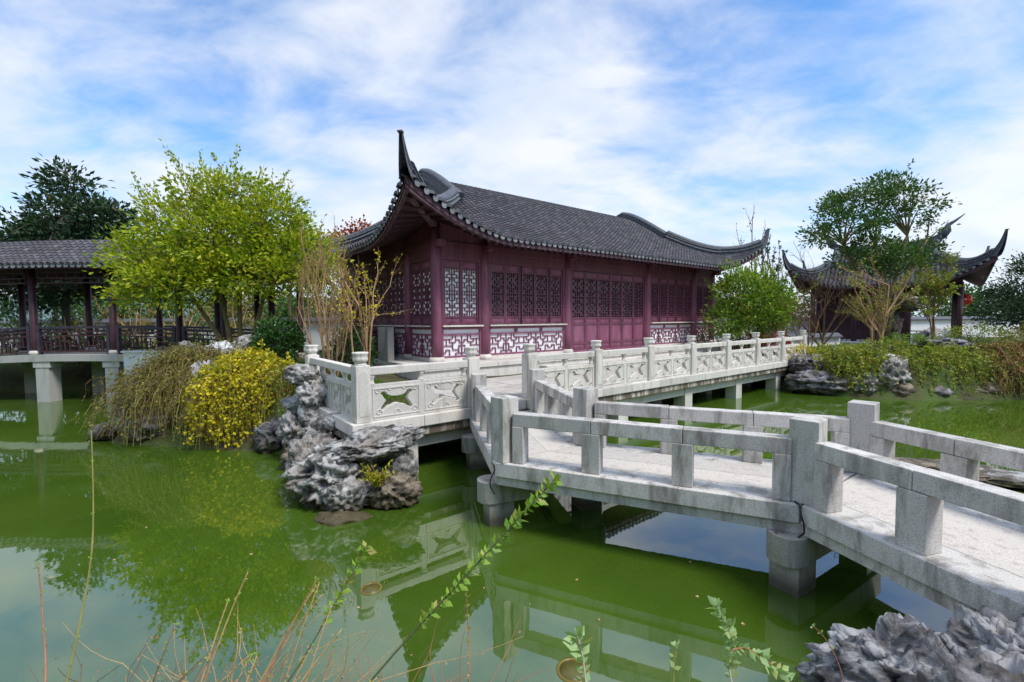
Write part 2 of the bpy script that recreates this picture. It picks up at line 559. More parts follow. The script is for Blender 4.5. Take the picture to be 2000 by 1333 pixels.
class MB:
    def __init__(s):
        s.v, s.f = [], []

    def add(s, V, F):
        b = len(s.v)
        s.v += [tuple(v) for v in V]
        s.f += [tuple(i + b for i in f) for f in F]
        return s

    def box(s, x0, x1, y0, y1, z0, z1):
        V = [(x0, y0, z0), (x1, y0, z0), (x1, y1, z0), (x0, y1, z0), (x0, y0, z1), (x1, y0, z1), (x1, y1, z1), (x0, y1, z1)]
        return s.add(V, [(3, 2, 1, 0), (4, 5, 6, 7), (0, 1, 5, 4), (1, 2, 6, 5), (2, 3, 7, 6), (3, 0, 4, 7)])

    def prism(s, poly, z0, z1):
        n = len(poly)
        V = [(p[0], p[1], z0) for p in poly] + [(p[0], p[1], z1) for p in poly]
        F = [tuple(range(n - 1, -1, -1)), tuple(range(n, 2 * n))] + [(i, (i + 1) % n, n + (i + 1) % n, n + i) for i in range(n)]
        return s.add(V, F)

    def bar(s, p, q, w, h, z_up=True):
        """box-section bar from p to q (centre line), width w, height h"""
        p, q = Vector(p), Vector(q)
        d = (q - p).normalized()
        side = d.cross(Vector((0, 0, 1)))
        if side.length < 1e-4:
            side = Vector((1, 0, 0))
        side.normalize()
        up = side.cross(d).normalized()
        V = []
        for c in (p, q):
            for a, b2 in ((-1, -1), (1, -1), (1, 1), (-1, 1)):
                V.append(c + side * (a * w / 2) + up * (b2 * h / 2))
        return s.add(V, [(0, 3, 2, 1), (4, 5, 6, 7), (0, 1, 5, 4), (1, 2, 6, 5), (2, 3, 7, 6), (3, 0, 4, 7)])

    def tube(s, pts, radii, n=6, cap=True):
        V, F = tube_geo(pts, radii, n, cap)
        return s.add(V, F)

    def lathe(s, prof, n=16, cx=0, cy=0, scal=None):
        V, F = [], []
        m = len(prof)
        for j, (r, z) in enumerate(prof):
            for i in range(n):
                a = 2 * math.pi * i / n
                k = scal(j, a) if scal else 1.0
                V.append((cx + r * k * math.cos(a), cy + r * k * math.sin(a), z))
        for j in range(m - 1):
            for i in range(n):
                F.append((j * n + i, j * n + (i + 1) % n, (j + 1) * n + (i + 1) % n, (j + 1) * n + i))
        F.append(tuple(range(n - 1, -1, -1)))
        F.append(tuple(range((m - 1) * n, m * n)))
        return s.add(V, F)

    def build(s, name, mat, parent=None, smooth=False, loc=None, rotz=0.0, bevel=0.0):
        o = mesh_obj(name, s.v, s.f, mat, parent, smooth, loc, rotz)
        if bevel:
            bm = bmesh.new()
            bm.from_mesh(o.data)
            bmesh.ops.bevel(bm, geom=list(bm.edges), offset=bevel, segments=2, affect='EDGES', profile=0.6)
            bm.to_mesh(o.data)
            bm.free()
        return o


def tube_geo(pts, radii, n=6, cap=True):
    pts = [Vector(p) for p in pts]
    V, F = [], []
    prev = None
    for i, p in enumerate(pts):
        d = (pts[min(i + 1, len(pts) - 1)] - pts[max(i - 1, 0)])
        if d.length < 1e-9:
            d = Vector((0, 0, 1))
        d.normalize()
        ref = prev if prev is not None else (Vector((1, 0, 0)) if abs(d.x) < 0.8 else Vector((0, 1, 0)))
        a = ref - d * ref.dot(d)
        if a.length < 1e-5:
            a = d.orthogonal()
        a.normalize()
        prev = a
        b = d.cross(a)
        for k in range(n):
            t = 2 * math.pi * k / n
            V.append(p + (a * math.cos(t) + b * math.sin(t)) * radii[i])
    for i in range(len(pts) - 1):
        for k in range(n):
            F.append((i * n + k, i * n + (k + 1) % n, (i + 1) * n + (k + 1) % n, (i + 1) * n + k))
    if cap:
        F.append(tuple(range(n - 1, -1, -1)))
        F.append(tuple(range((len(pts) - 1) * n, len(pts) * n)))
    return V, F


# world <-> hall-parallel coordinates (u along the hall's front, w away from the camera)
D1 = Vector((0.7885, 0.615))
D2 = Vector((-0.615, 0.7885))
HALL_ROT = math.atan2(D1.y, D1.x)


def UW(u, w, z=0.0):
    return Vector((D1.x * u + D2.x * w, D1.y * u + D2.y * w, z))

# ------------------------------------------------------------------ ground and water
WZ = -0.08          # pond level
POND = [(-14, 1.2), (-6, 1.5), (-2, 1.7), (0.8, 1.72), (1.5, 1.72), (2.2, 1.75), (3.0, 2.0), (4.6, 2.2), (6, 1.4), (12, 0.5), (30, 1.5), (46, 7),
        (42, 11.5), (24, 13.6), (16.2, 14.35), (12.8, 14.25), (10.9, 15.1), (10.5, 16.6)]
POND += [tuple(UW(u, 8.5)[:2]) for u in (18.6, 12, 5, 3.2)]
POND += [(-3.2, 8.2), (-3.9, 8.6), (-4.8, 9.1), (-6.4, 9.4), (-8.7, 9.9), (-9.7, 11), (-10.0, 13.5), (-10.4, 17.3),
         (-14, 17.7), (-20, 18.0), (-40, 18.5), (-46, 10), (-30, 2.0)]
PP = np.array(POND, float)


def pond_sdf(X, Y):
    """positive on land, negative in the pond"""
    P = np.stack([X, Y], -1)
    best = np.full(X.shape, 1e9)
    inside = np.zeros(X.shape, bool)
    n = len(PP)
    for i in range(n):
        a, b = PP[i], PP[(i + 1) % n]
        ab = b - a
        t = np.clip(((P - a) @ ab) / (ab @ ab), 0, 1)
        q = a + t[..., None] * ab
        best = np.minimum(best, np.hypot(*(np.moveaxis(P - q, -1, 0))))
        cond = ((a[1] > Y) != (b[1] > Y)) & (X < (b[0] - a[0]) * (Y - a[1]) / (b[1] - a[1] + 1e-12) + a[0])
        inside ^= cond
    return np.where(inside, -best, best)


def ground_z(X, Y):
    X, Y = np.asarray(X, float), np.asarray(Y, float)
    d = pond_sdf(X, Y)
    t = np.clip(d / 0.55, 0, 1)
    z = np.where(d > 0, 0.92 * t * t * (3 - 2 * t), np.maximum(-1.3, d * 0.9))
    mound = 0.80 * np.exp(-(((X + 7.4) / 2.7) ** 2 + ((Y - 12.6) / 2.1) ** 2)) + 0.45 * np.exp(-(((X - 15.5) / 4) ** 2 + ((Y - 17.5) / 2.0) ** 2))
    z = z + mound * np.clip(d / 1.6, 0, 1)
    z = z + np.where(d > 0.2, 0.03 * np.sin(X * 2.1 + 1) * np.cos(Y * 1.7), 0)
    return z


def gz(x, y):
    return float(ground_z(np.array([x]), np.array([y]))[0])


xs = np.concatenate([[-900, -500, -250, -120, -70], np.arange(-45, -15, 0.6), np.arange(-15, 20, 0.22), np.arange(20, 47, 0.6), [70, 120, 250, 500, 900]])
ys = np.concatenate([[-400, -120, -40, -12], np.arange(-4, 22, 0.22), np.arange(22, 45, 1.0), [60, 90, 160, 320, 700, 1400]])
GX, GY = np.meshgrid(xs, ys)
GZ = ground_z(GX, GY)
nx, ny = len(xs), len(ys)
idx = np.arange(nx * ny).reshape(ny, nx)
quads = np.stack([idx[:-1, :-1], idx[:-1, 1:], idx[1:, 1:], idx[1:, :-1]], -1).reshape(-1, 4)
ground = structure(np_mesh_obj('ground', np.stack([GX, GY, GZ], -1).reshape(-1, 3), quads, 'garden_soil', smooth=True))

water = structure(mesh_obj('pond_water', [(-60, -3, WZ), (60, -3, WZ), (60, 22, WZ), (-60, 22, WZ)], [(0, 1, 2, 3)], 'pond_water'))

# ------------------------------------------------------------------ generic hip-and-gable roof with upswept corners


class HipRoof:
    def __init__(s, A, B, zE, rise, dG, L=1.1, R=3.2, sw=0.35):
        s.A, s.B, s.zE, s.rise, s.dG, s.L, s.R, s.sw = A, B, zE, rise, dG, L, R, sw
        s.xg = A - dG

    def zf(s, d):
        t = np.clip(np.asarray(d, float) / s.B, 0, 1)
        return s.zE + s.rise * (0.78 * t + 0.40 * t * t - 0.18 * t ** 6)

    def pt(s, x, y, dz=0.0, slope='f'):
        """map plan position (arrays) to the roof surface; slope f = front/rear, s = sides"""
        x, y = np.asarray(x, float), np.asarray(y, float)
        dx, dy = s.A - np.abs(x), s.B - np.abs(y)
        c = np.clip(1 - dx / s.R, 0, 1.2)
        e = np.clip(1 - dy / s.R, 0, 1.2)
        ce = c * e
        z = s.zf(dy if slope == 'f' else dx) + s.L * np.power(ce, 1.9) + dz
        k = s.sw * ce ** 2
        return np.stack([x + np.sign(x) * k, y + np.sign(y) * k, z + 0 * x], -1)

    def dend(s, q, slope):
        if slope == 'f':
            t = s.A - abs(q)
            return t if abs(q) > s.xg + 1e-6 else s.B
        return min(s.B - abs(q), s.dG)

    def path(s, q, sgn, slope, ds, dz=0.0):
        """points on a line running up the slope at lateral position q"""
        ds = np.asarray(ds, float)
        if slope == 'f':
            return s.pt(np.full_like(ds, q), sgn * (s.B - ds), dz, 'f')
        return s.pt(sgn * (s.A - ds), np.full_like(ds, q), dz, 's')

    def sheet(s, sgn, slope, dz, n_d=14, dmax=None):
        V, F = [], []

        def strip(qs, lim):
            base = len(V)
            for q in qs:
                de = min(lim(q), dmax) if dmax else lim(q)
                de = max(de, 0.0)
                V.extend(s.path(q, sgn, slope, np.linspace(0, de, n_d), dz))
            for i in range(len(qs) - 1):
                for j in range(n_d - 1):
                    a = base + i * n_d + j
                    F.append((a, a + n_d, a + n_d + 1, a + 1))
        if slope == 'f':
            strip(np.linspace(-s.A, -s.xg, 14), lambda q: s.A - abs(q))
            strip(np.linspace(-s.xg, s.xg, 16), lambda q: s.B)
            strip(np.linspace(s.xg, s.A, 14), lambda q: s.A - abs(q))
        else:
            strip(np.linspace(-s.B, s.B, 30), lambda q: min(s.B - abs(q), s.dG))
        return V, F

    def row_geo(s, q, sgn, slope, r=0.078, step=0.135, pan=0.22):
        de = s.dend(q, slope)
        n = max(1, int(de / step))
        st = de / n
        d0 = np.arange(n) * st - np.where(np.arange(n) == 0, 0.07, 0)
        d1 = (np.arange(n) + 1) * st + 0.02
        lo = s.path(q, sgn, slope, d0, 0.03)
        hi = s.path(q, sgn, slope, np.minimum(d1, de), 0.012)
        ax = np.array([1.0, 0, 0]) if slope == 'f' else np.array([0, 1.0, 0])
        V, F = [], []
        ang = np.linspace(0, math.pi, 6)
        for i in range(n):
            t = hi[i] - lo[i]
            nrm = np.cross(ax, t)
            nrm /= (np.linalg.norm(nrm) + 1e-9)
            if nrm[2] < 0:
                nrm = -nrm
            b = len(V)
            for p, rr in ((lo[i], r * 1.10), (hi[i], r * 0.92)):
                for a in ang:
                    V.append(p + ax * (rr * math.cos(a)) + nrm * (rr * math.sin(a)))
            for k in range(5):
                F.append((b + k, b + k + 1, b + 6 + k + 1, b + 6 + k))
            F.append(tuple(b + k for k in range(6)))
            # pan tile in the valley beside this row
            b = len(V)
            for p, up in ((lo[i], 0.028), (hi[i], 0.004)):
                for lat, dip in ((r * 0.7, 0.01), (pan / 2, -0.022), (pan - r * 0.7, 0.01)):
                    V.append(p + ax * lat + nrm * (up - 0.02 + dip))
            F += [(b, b + 1, b + 4, b + 3), (b + 1, b + 2, b + 5, b + 4)]
        return V, F

    def build(s, root, sides=(('f', -1), ('s', -1), ('s', 1), ('f', 1)), stuff_sides=(), pitch=0.22, spire=1.0, ridge_scale=1.0, rafters=True, drip_every=True, ov=1.3):
        # the roof's own mesh: boarding under the tiles plus the soffit
        V, F = [], []
        for sl, sg in (('f', -1), ('f', 1), ('s', -1), ('s', 1)):
            v, f = s.sheet(sg, sl, 0.0)
            b = len(V)
            V += list(v)
            F += [tuple(i + b for i in q) for q in f]
        roof = mesh_obj('roof', V, F, 'roof_tile', root, smooth=True)
        V, F = [], []
        for sl, sg in (('f', -1), ('f', 1), ('s', -1), ('s', 1)):
            v, f = s.sheet(sg, sl, -0.17, dmax=ov + 0.5, n_d=6)
            b = len(V)
            V += list(v)
            F += [tuple(i + b for i in q) for q in f]
        mesh_obj('soffit', V, F, 'dark_wood', roof, smooth=True)
        # gable boards
        for sg in (-1, 1):
            ysl = np.linspace(-(s.B - s.dG), s.B - s.dG, 15)
            top = s.pt(np.full_like(ysl, sg * s.xg), ysl, 0.0, 'f')
            zb = float(s.zf(s.dG)) - 0.1
            V = [tuple(p) for p in top] + [(sg * s.xg, y, zb) for y in ysl]
            V = [(v[0] - sg * 0.02, v[1], v[2]) for v in V]
            n = len(ysl)
            mesh_obj('gable_board', V, [(i, i + 1, n + i + 1, n + i) for i in range(n - 1)], 'ridge_tile', roof)
        # tile rows
        drip = MB()
        pts = [(-0.085, 0.03), (-0.085, -0.012)] + [(0.085 * -math.cos(a), -0.012 - 0.085 * math.sin(a)) for a in np.linspace(0, math.pi, 8)[1:-1]] + [(0.085, -0.012), (0.085, 0.03)]
        nV = len(pts)
        drip.add([(p[0], -0.012, p[1]) for p in pts] + [(p[0], 0.012, p[1]) for p in pts],
                 [tuple(range(nV)), tuple(range(2 * nV - 1, nV - 1, -1))] + [(i, nV + i, nV + (i + 1) % nV, (i + 1) % nV) for i in range(nV)])
        drip_me = None
        for sl, sg in sides:
            lim = s.A if sl == 'f' else s.B
            n = int(2 * lim / pitch)
            qs = (np.arange(n) - (n - 1) / 2) * pitch
            shared = None
            for q in qs:
                q = float(q)
                if s.dend(q, sl) < 0.12:
                    continue
                if sl == 'f' and abs(q) < s.xg and abs(q) < s.A - s.R:
                    if shared is None:
                        v, f = s.row_geo(0.0, sg, sl, pan=pitch)
                        shared = mesh_obj('tile_row', v, f, 'roof_tile', roof, smooth=False, loc=(q, 0, 0))
                    else:
                        copy_of(shared, roof, loc=(q, 0, 0))
                else:
                    v, f = s.row_geo(q, sg, sl, pan=pitch)
                    mesh_obj('tile_row', v, f, 'roof_tile', roof, smooth=False)
                # drip tile hanging at the eave, in the valley next to the row
                qd = q + pitch / 2
                if abs(qd) > lim - 0.05:
                    continue
                e = s.path(qd, sg, sl, np.array([-0.04]), 0.03)[0]
                e2 = s.path(qd + 0.05, sg, sl, np.array([-0.04]), 0.03)[0] - s.path(qd - 0.05, sg, sl, np.array([-0.04]), 0.03)[0]
                if drip_me is None:
                    dobj = drip.build('drip_tile', 'drip_clay', roof)
                    drip_me = dobj
                else:
                    dobj = copy_of(drip_me, roof)
                e2 = Vector(e2).normalized()
                outw = Vector((0, sg, 0)) if sl == 'f' else Vector((sg, 0, 0))
                xax = e2
                yax = (-outw - xax * (-outw).dot(xax)).normalized()
                zax = xax.cross(yax)
                if zax.z < 0:
                    xax, zax = -xax, -zax
                M = Matrix((xax, yax, zax)).transposed().to_4x4()
                dobj.matrix_local = Matrix.Translation(e) @ M
        for sl, sg in stuff_sides:      # slopes turned away from the camera: all rows in one piece
            lim = s.A if sl == 'f' else s.B
            n = int(2 * lim / pitch)
            V, F = [], []
            for q in (np.arange(n) - (n - 1) / 2) * pitch:
                if s.dend(float(q), sl) < 0.12:
                    continue
                v, f = s.row_geo(float(q), sg, sl, pan=pitch, step=0.5)
                b = len(V)
                V += list(v)
                F += [tuple(i + b for i in k) for k in f]
            o = mesh_obj('far_tile_rows', V, F, 'roof_tile', roof)
            o['kind'] = 'stuff'
        # eave boards
        for sl, sg in (('f', -1), ('f', 1), ('s', -1), ('s', 1)):
            lim = s.A if sl == 'f' else s.B
            qs = np.linspace(-lim, lim, 80)
            V, F = [], []
            for q in qs:
                top = s.path(q, sg, sl, np.array([0.02]), 0.0)[0]
                inn = s.path(q, sg, sl, np.array([0.09]), -0.02)[0]
                c = max(0, 1 - (lim - abs(q)) / s.R)
                h = 0.17 + 0.10 * c ** 2
                V += [top, top - np.array([0, 0, h]), inn - np.array([0, 0, h]), inn]
            for i in range(len(qs) - 1):
                a = i * 4
                for k in range(4):
                    F.append((a + k, a + (k + 1) % 4, a + 4 + (k + 1) % 4, a + 4 + k))
            mesh_obj('eave_board', V, F, 'fascia_wood', roof, smooth=False)
        # rafters under the eaves
        if rafters:
            for sl, sg in (('f', -1), ('s', -1)):
                lim = s.A if sl == 'f' else s.B
                for q in np.arange(-lim + 0.25, lim - 0.2, 0.26):
                    dm = min(ov + 0.1, lim - abs(q))
                    if dm < 0.25:
                        continue
                    p = s.path(float(q), sg, sl, np.array([0.1, dm]), -0.21)
                    MB().bar(p[0], p[1], 0.08, 0.09).build('rafter', 'dark_wood', roof)
        # ridges over gables and hips
        rs = ridge_scale
        prof = [(-0.13, -0.06), (-0.13, 0.10), (-0.17, 0.12), (-0.17, 0.15), (-0.12, 0.17), (-0.12, 0.23), (-0.16, 0.25), (-0.15, 0.30), (-0.09, 0.36), (0, 0.385),
                (0.09, 0.36), (0.15, 0.30), (0.16, 0.25), (0.12, 0.23), (0.12, 0.17), (0.17, 0.15), (0.17, 0.12), (0.13, 0.10), (0.13, -0.06)]

        def sweep(pts, scales, name, mat):
            V, F = [], []
            m = len(prof)
            for i, p in enumerate(pts):
                p = Vector(p)
                d = Vector(pts[min(i + 1, len(pts) - 1)]) - Vector(pts[max(0, i - 1)])
                d.normalize()
                side = d.cross(Vector((0, 0, 1)))
                side.normalize()
                up = side.cross(d)
                up.normalize()
                kw, kh = scales[i]
                for a, h in prof:
                    V.append(p + side * a * kw * rs + up * h * kh * rs)
            for i in range(len(pts) - 1):
                for k in range(m - 1):
                    F.append((i * m + k, i * m + k + 1, (i + 1) * m + k + 1, (i + 1) * m + k))
            F.append(tuple(range(m)))
            F.append(tuple(range(len(pts) * m - 1, (len(pts) - 1) * m - 1, -1)))
            return mesh_obj(name, V, F, mat, roof, smooth=False)
        for sx in (-1, 1):
            yy = np.linspace(-(s.B - s.dG) - 0.15, (s.B - s.dG) + 0.15, 25)
            g = s.pt(np.full_like(yy, sx * (s.xg - 0.02)), yy, 0.02, 'f')
            sweep([tuple(p) for p in g], [(1.0, 1.0)] * len(yy), 'gable_ridge', 'ridge_tile')
            for sy in (-1, 1):
                tt = np.linspace(s.dG - 0.1, 0.0, 22)
                h = s.pt(sx * (s.A - tt), sy * (s.B - tt), 0.02, 'f')
                pts = [tuple(p) for p in h]
                sc = [(1.1, 1.22 - 0.10 * i / 21) for i in range(22)]
                last = np.array(pts[-1])
                dirv = np.array([sx * 0.7071, sy * 0.7071, 0])
                for k in range(1, 9):
                    f = k / 8.0
                    out = 0.42 * (f - 0.25 * f * f) * spire
                    upz = (0.50 * f + 0.52 * f * f) * spire
                    pts.append(tuple(last + dirv * out + np.array([0, 0, upz])))
                    sc.append((1.05 * (1 - f) + 0.26 * f, 1.0 * (1 - f) + 0.24 * f))
                sweep(pts, sc, 'hip_ridge', 'ridge_tile')
                tip = np.array(pts[-1])
                cap = MB()
                cap.box(-0.06, 0.06, -0.06, 0.06, 0.0, 0.035)
                cap.build('tip_cap', 'ridge_tile', roof, loc=tuple(tip), rotz=math.atan2(sy, sx))
                # round end tile on the hip ridge and the corner rafter below it
                p0 = s.pt(np.array([sx * (s.A - 0.2)]), np.array([sy * (s.B - 0.2)]), -0.2, 'f')[0]
                p1 = s.pt(np.array([sx * (s.A - ov)]), np.array([sy * (s.B - ov)]), -0.35, 'f')[0]
                MB().bar(p1, p0, 0.17, 0.2).build('corner_rafter', 'fascia_wood', roof)
                # pale bands of the ridge blocks, either side of the hip where it meets the gable
                for k, (hh, ex) in enumerate(((0.13, 0.05), (0.27, 0.03))):
                    q = [tuple(np.array(p) + np.array([0, 0, hh * rs])) for p in h[:14]]
                    sw_ = MB()
                    for i in range(13):
                        sw_.bar(q[i], q[i + 1], (0.37 + ex) * rs, 0.035)
                    sw_.build('ridge_band', 'ridge_band', roof)
        return roof


# ------------------------------------------------------------------ the garden hall
HALL_U, HALL_W, HALL_Z = 13.85, 15.58, 0.95
hall = thing('garden_hall', 'long purple-red timber hall with dark tiled roof and upswept corners facing the pond', 'hall', tuple(UW(HALL_U, HALL_W, HALL_Z)), HALL_ROT)
HX = [-7.55, -5.9, -2.35, 2.35, 5.9, 7.55]
HY = [-4.0, -2.25, 2.25, 4.0]
P_TOP, SILL, WTOP, BEAM = 0.39, 1.40, 3.34, 4.12

# plinth: body plus coping blocks and a long step
pl = MB().box(-8.45, 8.45, -4.9, 4.9, -0.6, 0.255).build('plinth', 'white_stone', hall)
for sgn, fixed, lo, hi, axis in ((-1, -4.95, -8.5, 8.5, 'x'), (-1, -8.5, -4.6, 4.9, 'y'), (1, 8.5, -4.6, 4.9, 'y')):
    n = int(round((hi - lo) / 1.25))
    for i in range(n):
        a, b = lo + (hi - lo) * i / n + 0.004, lo + (hi - lo) * (i + 1) / n - 0.004
        if axis == 'x':
            m = MB().box(a, b, fixed, fixed + 0.34, 0.258, P_TOP)
        else:
            x0, x1 = (fixed, fixed + 0.34) if sgn < 0 else (fixed - 0.34, fixed)
            m = MB().box(x0, x1, a, b, 0.258, P_TOP)
        m.build('coping_block', 'white_stone', pl, bevel=0.008)
MB().box(-8.14, 8.14, -4.6, 4.6, 0.2, P_TOP - 0.004).build('floor_slab', 'paving', hall)
for i in range(10):
    MB().box(-4.5 + i * 0.9 + 0.004, -3.6 + i * 0.9 - 0.004, -5.32, -4.953, -0.2, 0.17).build('step_block', 'white_stone', pl, bevel=0.008)

# columns on drum bases
colm = MB().lathe([(0.150, 0.0), (0.155, 0.5), (0.155, 2.6), (0.145, 3.72)], 20)
first_col = first_base = None
basem = MB().lathe([(0.17, 0.0), (0.215, 0.03), (0.235, 0.075), (0.225, 0.13), (0.19, 0.165), (0.175, 0.17)], 24)
for x in HX:
    for y in HY:
        if abs(x) < 7 and abs(y) < 3.9:
            continue
        loc = (x, y, P_TOP + 0.12)
        if first_col is None:
            first_col = colm.build('column', 'column_wood', hall, smooth=True, loc=loc)
            first_base = basem.build('column_base', 'white_stone', hall, smooth=True, loc=(x, y, P_TOP - 0.02))
        else:
            copy_of(first_col, hall, loc=loc)
            copy_of(first_base, hall, loc=(x, y, P_TOP - 0.02))
# the two fat corner columns at the front
for x in (-7.55, 7.55):
    pass

# frieze boards and beams
for (x0, x1) in zip(HX[:-1], HX[1:]):
    for y in (-4.0, 4.0):
        MB().box(x0 + 0.12, x1 - 0.12, y - 0.05, y + 0.05, WTOP + 0.06, BEAM + 0.45).build('frieze_board', 'red_wood', hall)
        MB().box(x0 + 0.13, x1 - 0.13, y - 0.085, y + 0.085, WTOP + 0.30, WTOP + 0.52).build('tie_beam', 'red_wood', hall, bevel=0.01)
for (y0, y1) in zip(HY[:-1], HY[1:]):
    for x in (-7.55, 7.55):
        MB().box(x - 0.05, x + 0.05, y0 + 0.12, y1 - 0.12, WTOP + 0.06, BEAM + 0.45).build('frieze_board', 'red_wood', hall)
        MB().box(x - 0.085, x + 0.085, y0 + 0.13, y1 - 0.13, WTOP + 0.30, WTOP + 0.52).build('tie_beam', 'red_wood', hall, bevel=0.01)
# bracket blocks at the corner
for x in HX:
    MB().box(x - 0.1, x + 0.1, -4.42, -4.16, WTOP + 0.33, WTOP + 0.50).build('bracket', 'red_wood', hall, bevel=0.012)


def fret_segments():
    """one half of a window leaf's lattice on a 6 x 18 grid, mirrored top to bottom"""
    Vs = [(3, 0, 9), (1, 0, 1), (2, 0, 2.2), (4, 0, 2.2), (5, 0, 1), (1, 2.2, 3.4), (5, 2.2, 3.4), (2, 3.4, 5), (4, 3.4, 5),
          (1, 5, 7), (5, 5, 7), (2, 6, 9), (4, 6, 9), (1, 8.3, 9), (5, 8.3, 9), (0.0, 0, 9), (6.0, 0, 9)]
    Hs = [(0, 0, 6), (1, 0, 2), (1, 4, 6), (2.2, 1, 3), (2.2, 3, 5), (3.4, 0, 6), (5, 0, 2), (5, 4, 6), (6, 2, 4), (7, 0, 2), (7, 4, 6), (8.3, 0, 6), (4.2, 2, 4)]
    out = []
    for x, a, b in Vs:
        out.append(('v', x, a, b))
        out.append(('v', x, 18 - b, 18 - a))
    for y, a, b in Hs:
        out.append(('h', y, a, b))
        out.append(('h', 18 - y, a, b))
    return out


def lattice_mesh(x0, x1, z0, z1, bw=0.024, dp=0.03, yc=0.0):
    m = MB()
    sx, sz = (x1 - x0) / 6.0, (z1 - z0) / 18.0
    k = 0
    for t, c, a, b in fret_segments():
        k += 1
        e = 0.0006 * (k % 9)
        if t == 'v':
            m.box(x0 + c * sx - bw / 2, x0 + c * sx + bw / 2, yc - dp / 2 - e, yc + dp / 2 + e, z0 + a * sz, z0 + b * sz)
        else:
            m.box(x0 + a * sx, x0 + b * sx, yc - dp / 2 + 0.004 - e, yc + dp / 2 - 0.004 + e, z0 + c * sz - bw / 2, z0 + c * sz + bw / 2)
    return m


LEAF = {}


def make_leaf(kind, w, pane):
    """window or door leaf centred on x, outside face towards -y, foot at z = 0"""
    key = (kind, round(w, 3), pane)
    if key in LEAF:
        return None, key
    st = 0.045
    h = (WTOP - SILL - 0.06) if kind == 'window' else (WTOP - P_TOP - 0.12)
    rails = [0, 0.05, 0.21, 0.25, h - 0.24, h - 0.20, h - 0.045, h] if kind == 'window' else [0, 0.06, 0.20, 0.25, 0.90, 0.95, 1.12, 1.17, h - 0.24, h - 0.20, h - 0.045, h]
    f = MB()
    f.box(-w / 2, -w / 2 + st, -0.03, 0.03, 0, h)
    f.box(w / 2 - st, w / 2, -0.03, 0.03, 0, h)
    for i in range(0, len(rails), 2):
        f.box(-w / 2 + st + 0.0005, w / 2 - st - 0.0005, -0.028, 0.028, rails[i], rails[i + 1])
    leaf = f.build('window_leaf' if kind == 'window' else 'door_leaf', 'red_wood', hall)
    gaps = [(rails[i + 1], rails[i + 2]) for i in range(0, len(rails) - 2, 2)]
    for gi, (a, b) in enumerate(gaps):
        if b - a > 1.1:
            lattice_mesh(-w / 2 + st, w / 2 - st, a, b).build('lattice', 'red_wood', leaf)
            MB().box(-w / 2 + st, w / 2 - st, 0.02, 0.026, a, b).build('pane', pane, leaf)
        else:
            p = MB().box(-w / 2 + st, w / 2 - st, -0.006, 0.012, a, b)
            p.box(-w / 2 + st + 0.05, w / 2 - st - 0.05, -0.016, -0.0062, a + 0.035, b - 0.035)
            p.build('panel', 'panel_wood', leaf)
    LEAF[key] = leaf
    leaf['fresh'] = True
    return leaf, key


def put_leaf(kind, w, pane, loc, rotz):
    leaf, key = make_leaf(kind, w, pane)
    leaf = LEAF[key]
    if leaf.get('fresh'):
        del leaf['fresh']
        leaf.location = loc
        leaf.rotation_euler = (0, 0, rotz)
        return leaf
    return copy_tree(leaf, hall, loc, rotz)


def fret_panel(w, h, wall_y=0.0):
    """lower wall: white board, frame, and a meander of bars; centred on x, foot at z=0, outside -y"""
    board = MB().box(-w / 2, w / 2, 0.0, 0.04, 0, h).build('wall_panel', 'white_wall', hall)
    f = MB()
    fr = 0.05
    f.box(-w / 2, -w / 2 + fr, -0.05, -0.001, 0, h)
    f.box(w / 2 - fr, w / 2, -0.05, -0.001, 0, h)
    f.box(-w / 2 + fr, w / 2 - fr, -0.048, -0.001, 0, 0.06)
    f.box(-w / 2 + fr, w / 2 - fr, -0.048, -0.001, h - 0.06, h)
    f.box(-w / 2 + fr, w / 2 - fr, -0.046, -0.001, h - 0.235, h - 0.185)
    nb = max(1, int(round(w / 1.15)))
    for i in range(1, nb):
        x = -w / 2 + w * i / nb
        f.box(x - 0.05, x + 0.05, -0.044, -0.001, h - 0.185, h - 0.06)
    f.build('panel_frame', 'panel_wood', board)
    m = MB()
    z0, z1 = 0.06, h - 0.235
    n = max(1, int(round((w - 2 * fr) / 0.62)))
    cw = (w - 2 * fr) / n
    segs = [('h', 5, 0, 2), ('v', 2, 4, 5), ('h', 4, 2, 4), ('v', 4, 4, 6), ('v', 1, 3, 5), ('h', 3, 1, 3), ('v', 3, 1.8, 4), ('h', 1.8, 3, 5), ('v', 5, 0.8, 3), ('h', 3, 5, 6),
            ('h', 3, 0, 1), ('h', 0.8, 4, 6), ('v', 2, 0, 1.8), ('h', 1.8, 0.8, 2), ('v', 0.8, 1.0, 1.8), ('h', 4.8, 4, 5.2), ('v', 5.2, 3.9, 4.8), ('h', 1.0, 0, 0.8), ('v', 6, 0, 6), ('v', 4, 0, 0.8),
            ('v', 3, 5, 6), ('h', 5, 2, 3), ('h', 3.9, 5.2, 6)]
    bw = 0.026
    k = 0
    for i in range(n):
        x0 = -w / 2 + fr + i * cw
        flip = i % 2
        for t, c, a, b in segs:
            k += 1
            e = 0.0006 * (k % 11)
            if t == 'v':
                c2 = 6 - c if flip else c
                if c2 in (0, 6) and i in (0, n - 1) and ((c2 == 6 and i == n - 1) or (c2 == 0 and i == 0)):
                    continue
                m.box(x0 + c2 * cw / 6 - bw / 2, x0 + c2 * cw / 6 + bw / 2, -0.036 - e, -0.001, z0 + a * (z1 - z0) / 6, z0 + b * (z1 - z0) / 6)
            else:
                a2, b2 = (6 - b, 6 - a) if flip else (a, b)
                m.box(x0 + a2 * cw / 6, x0 + b2 * cw / 6, -0.030 - e, -0.001, z0 + c * (z1 - z0) / 6 - bw / 2, z0 + c * (z1 - z0) / 6 + bw / 2)
    m.build('fretwork', 'panel_wood', board)
    return board


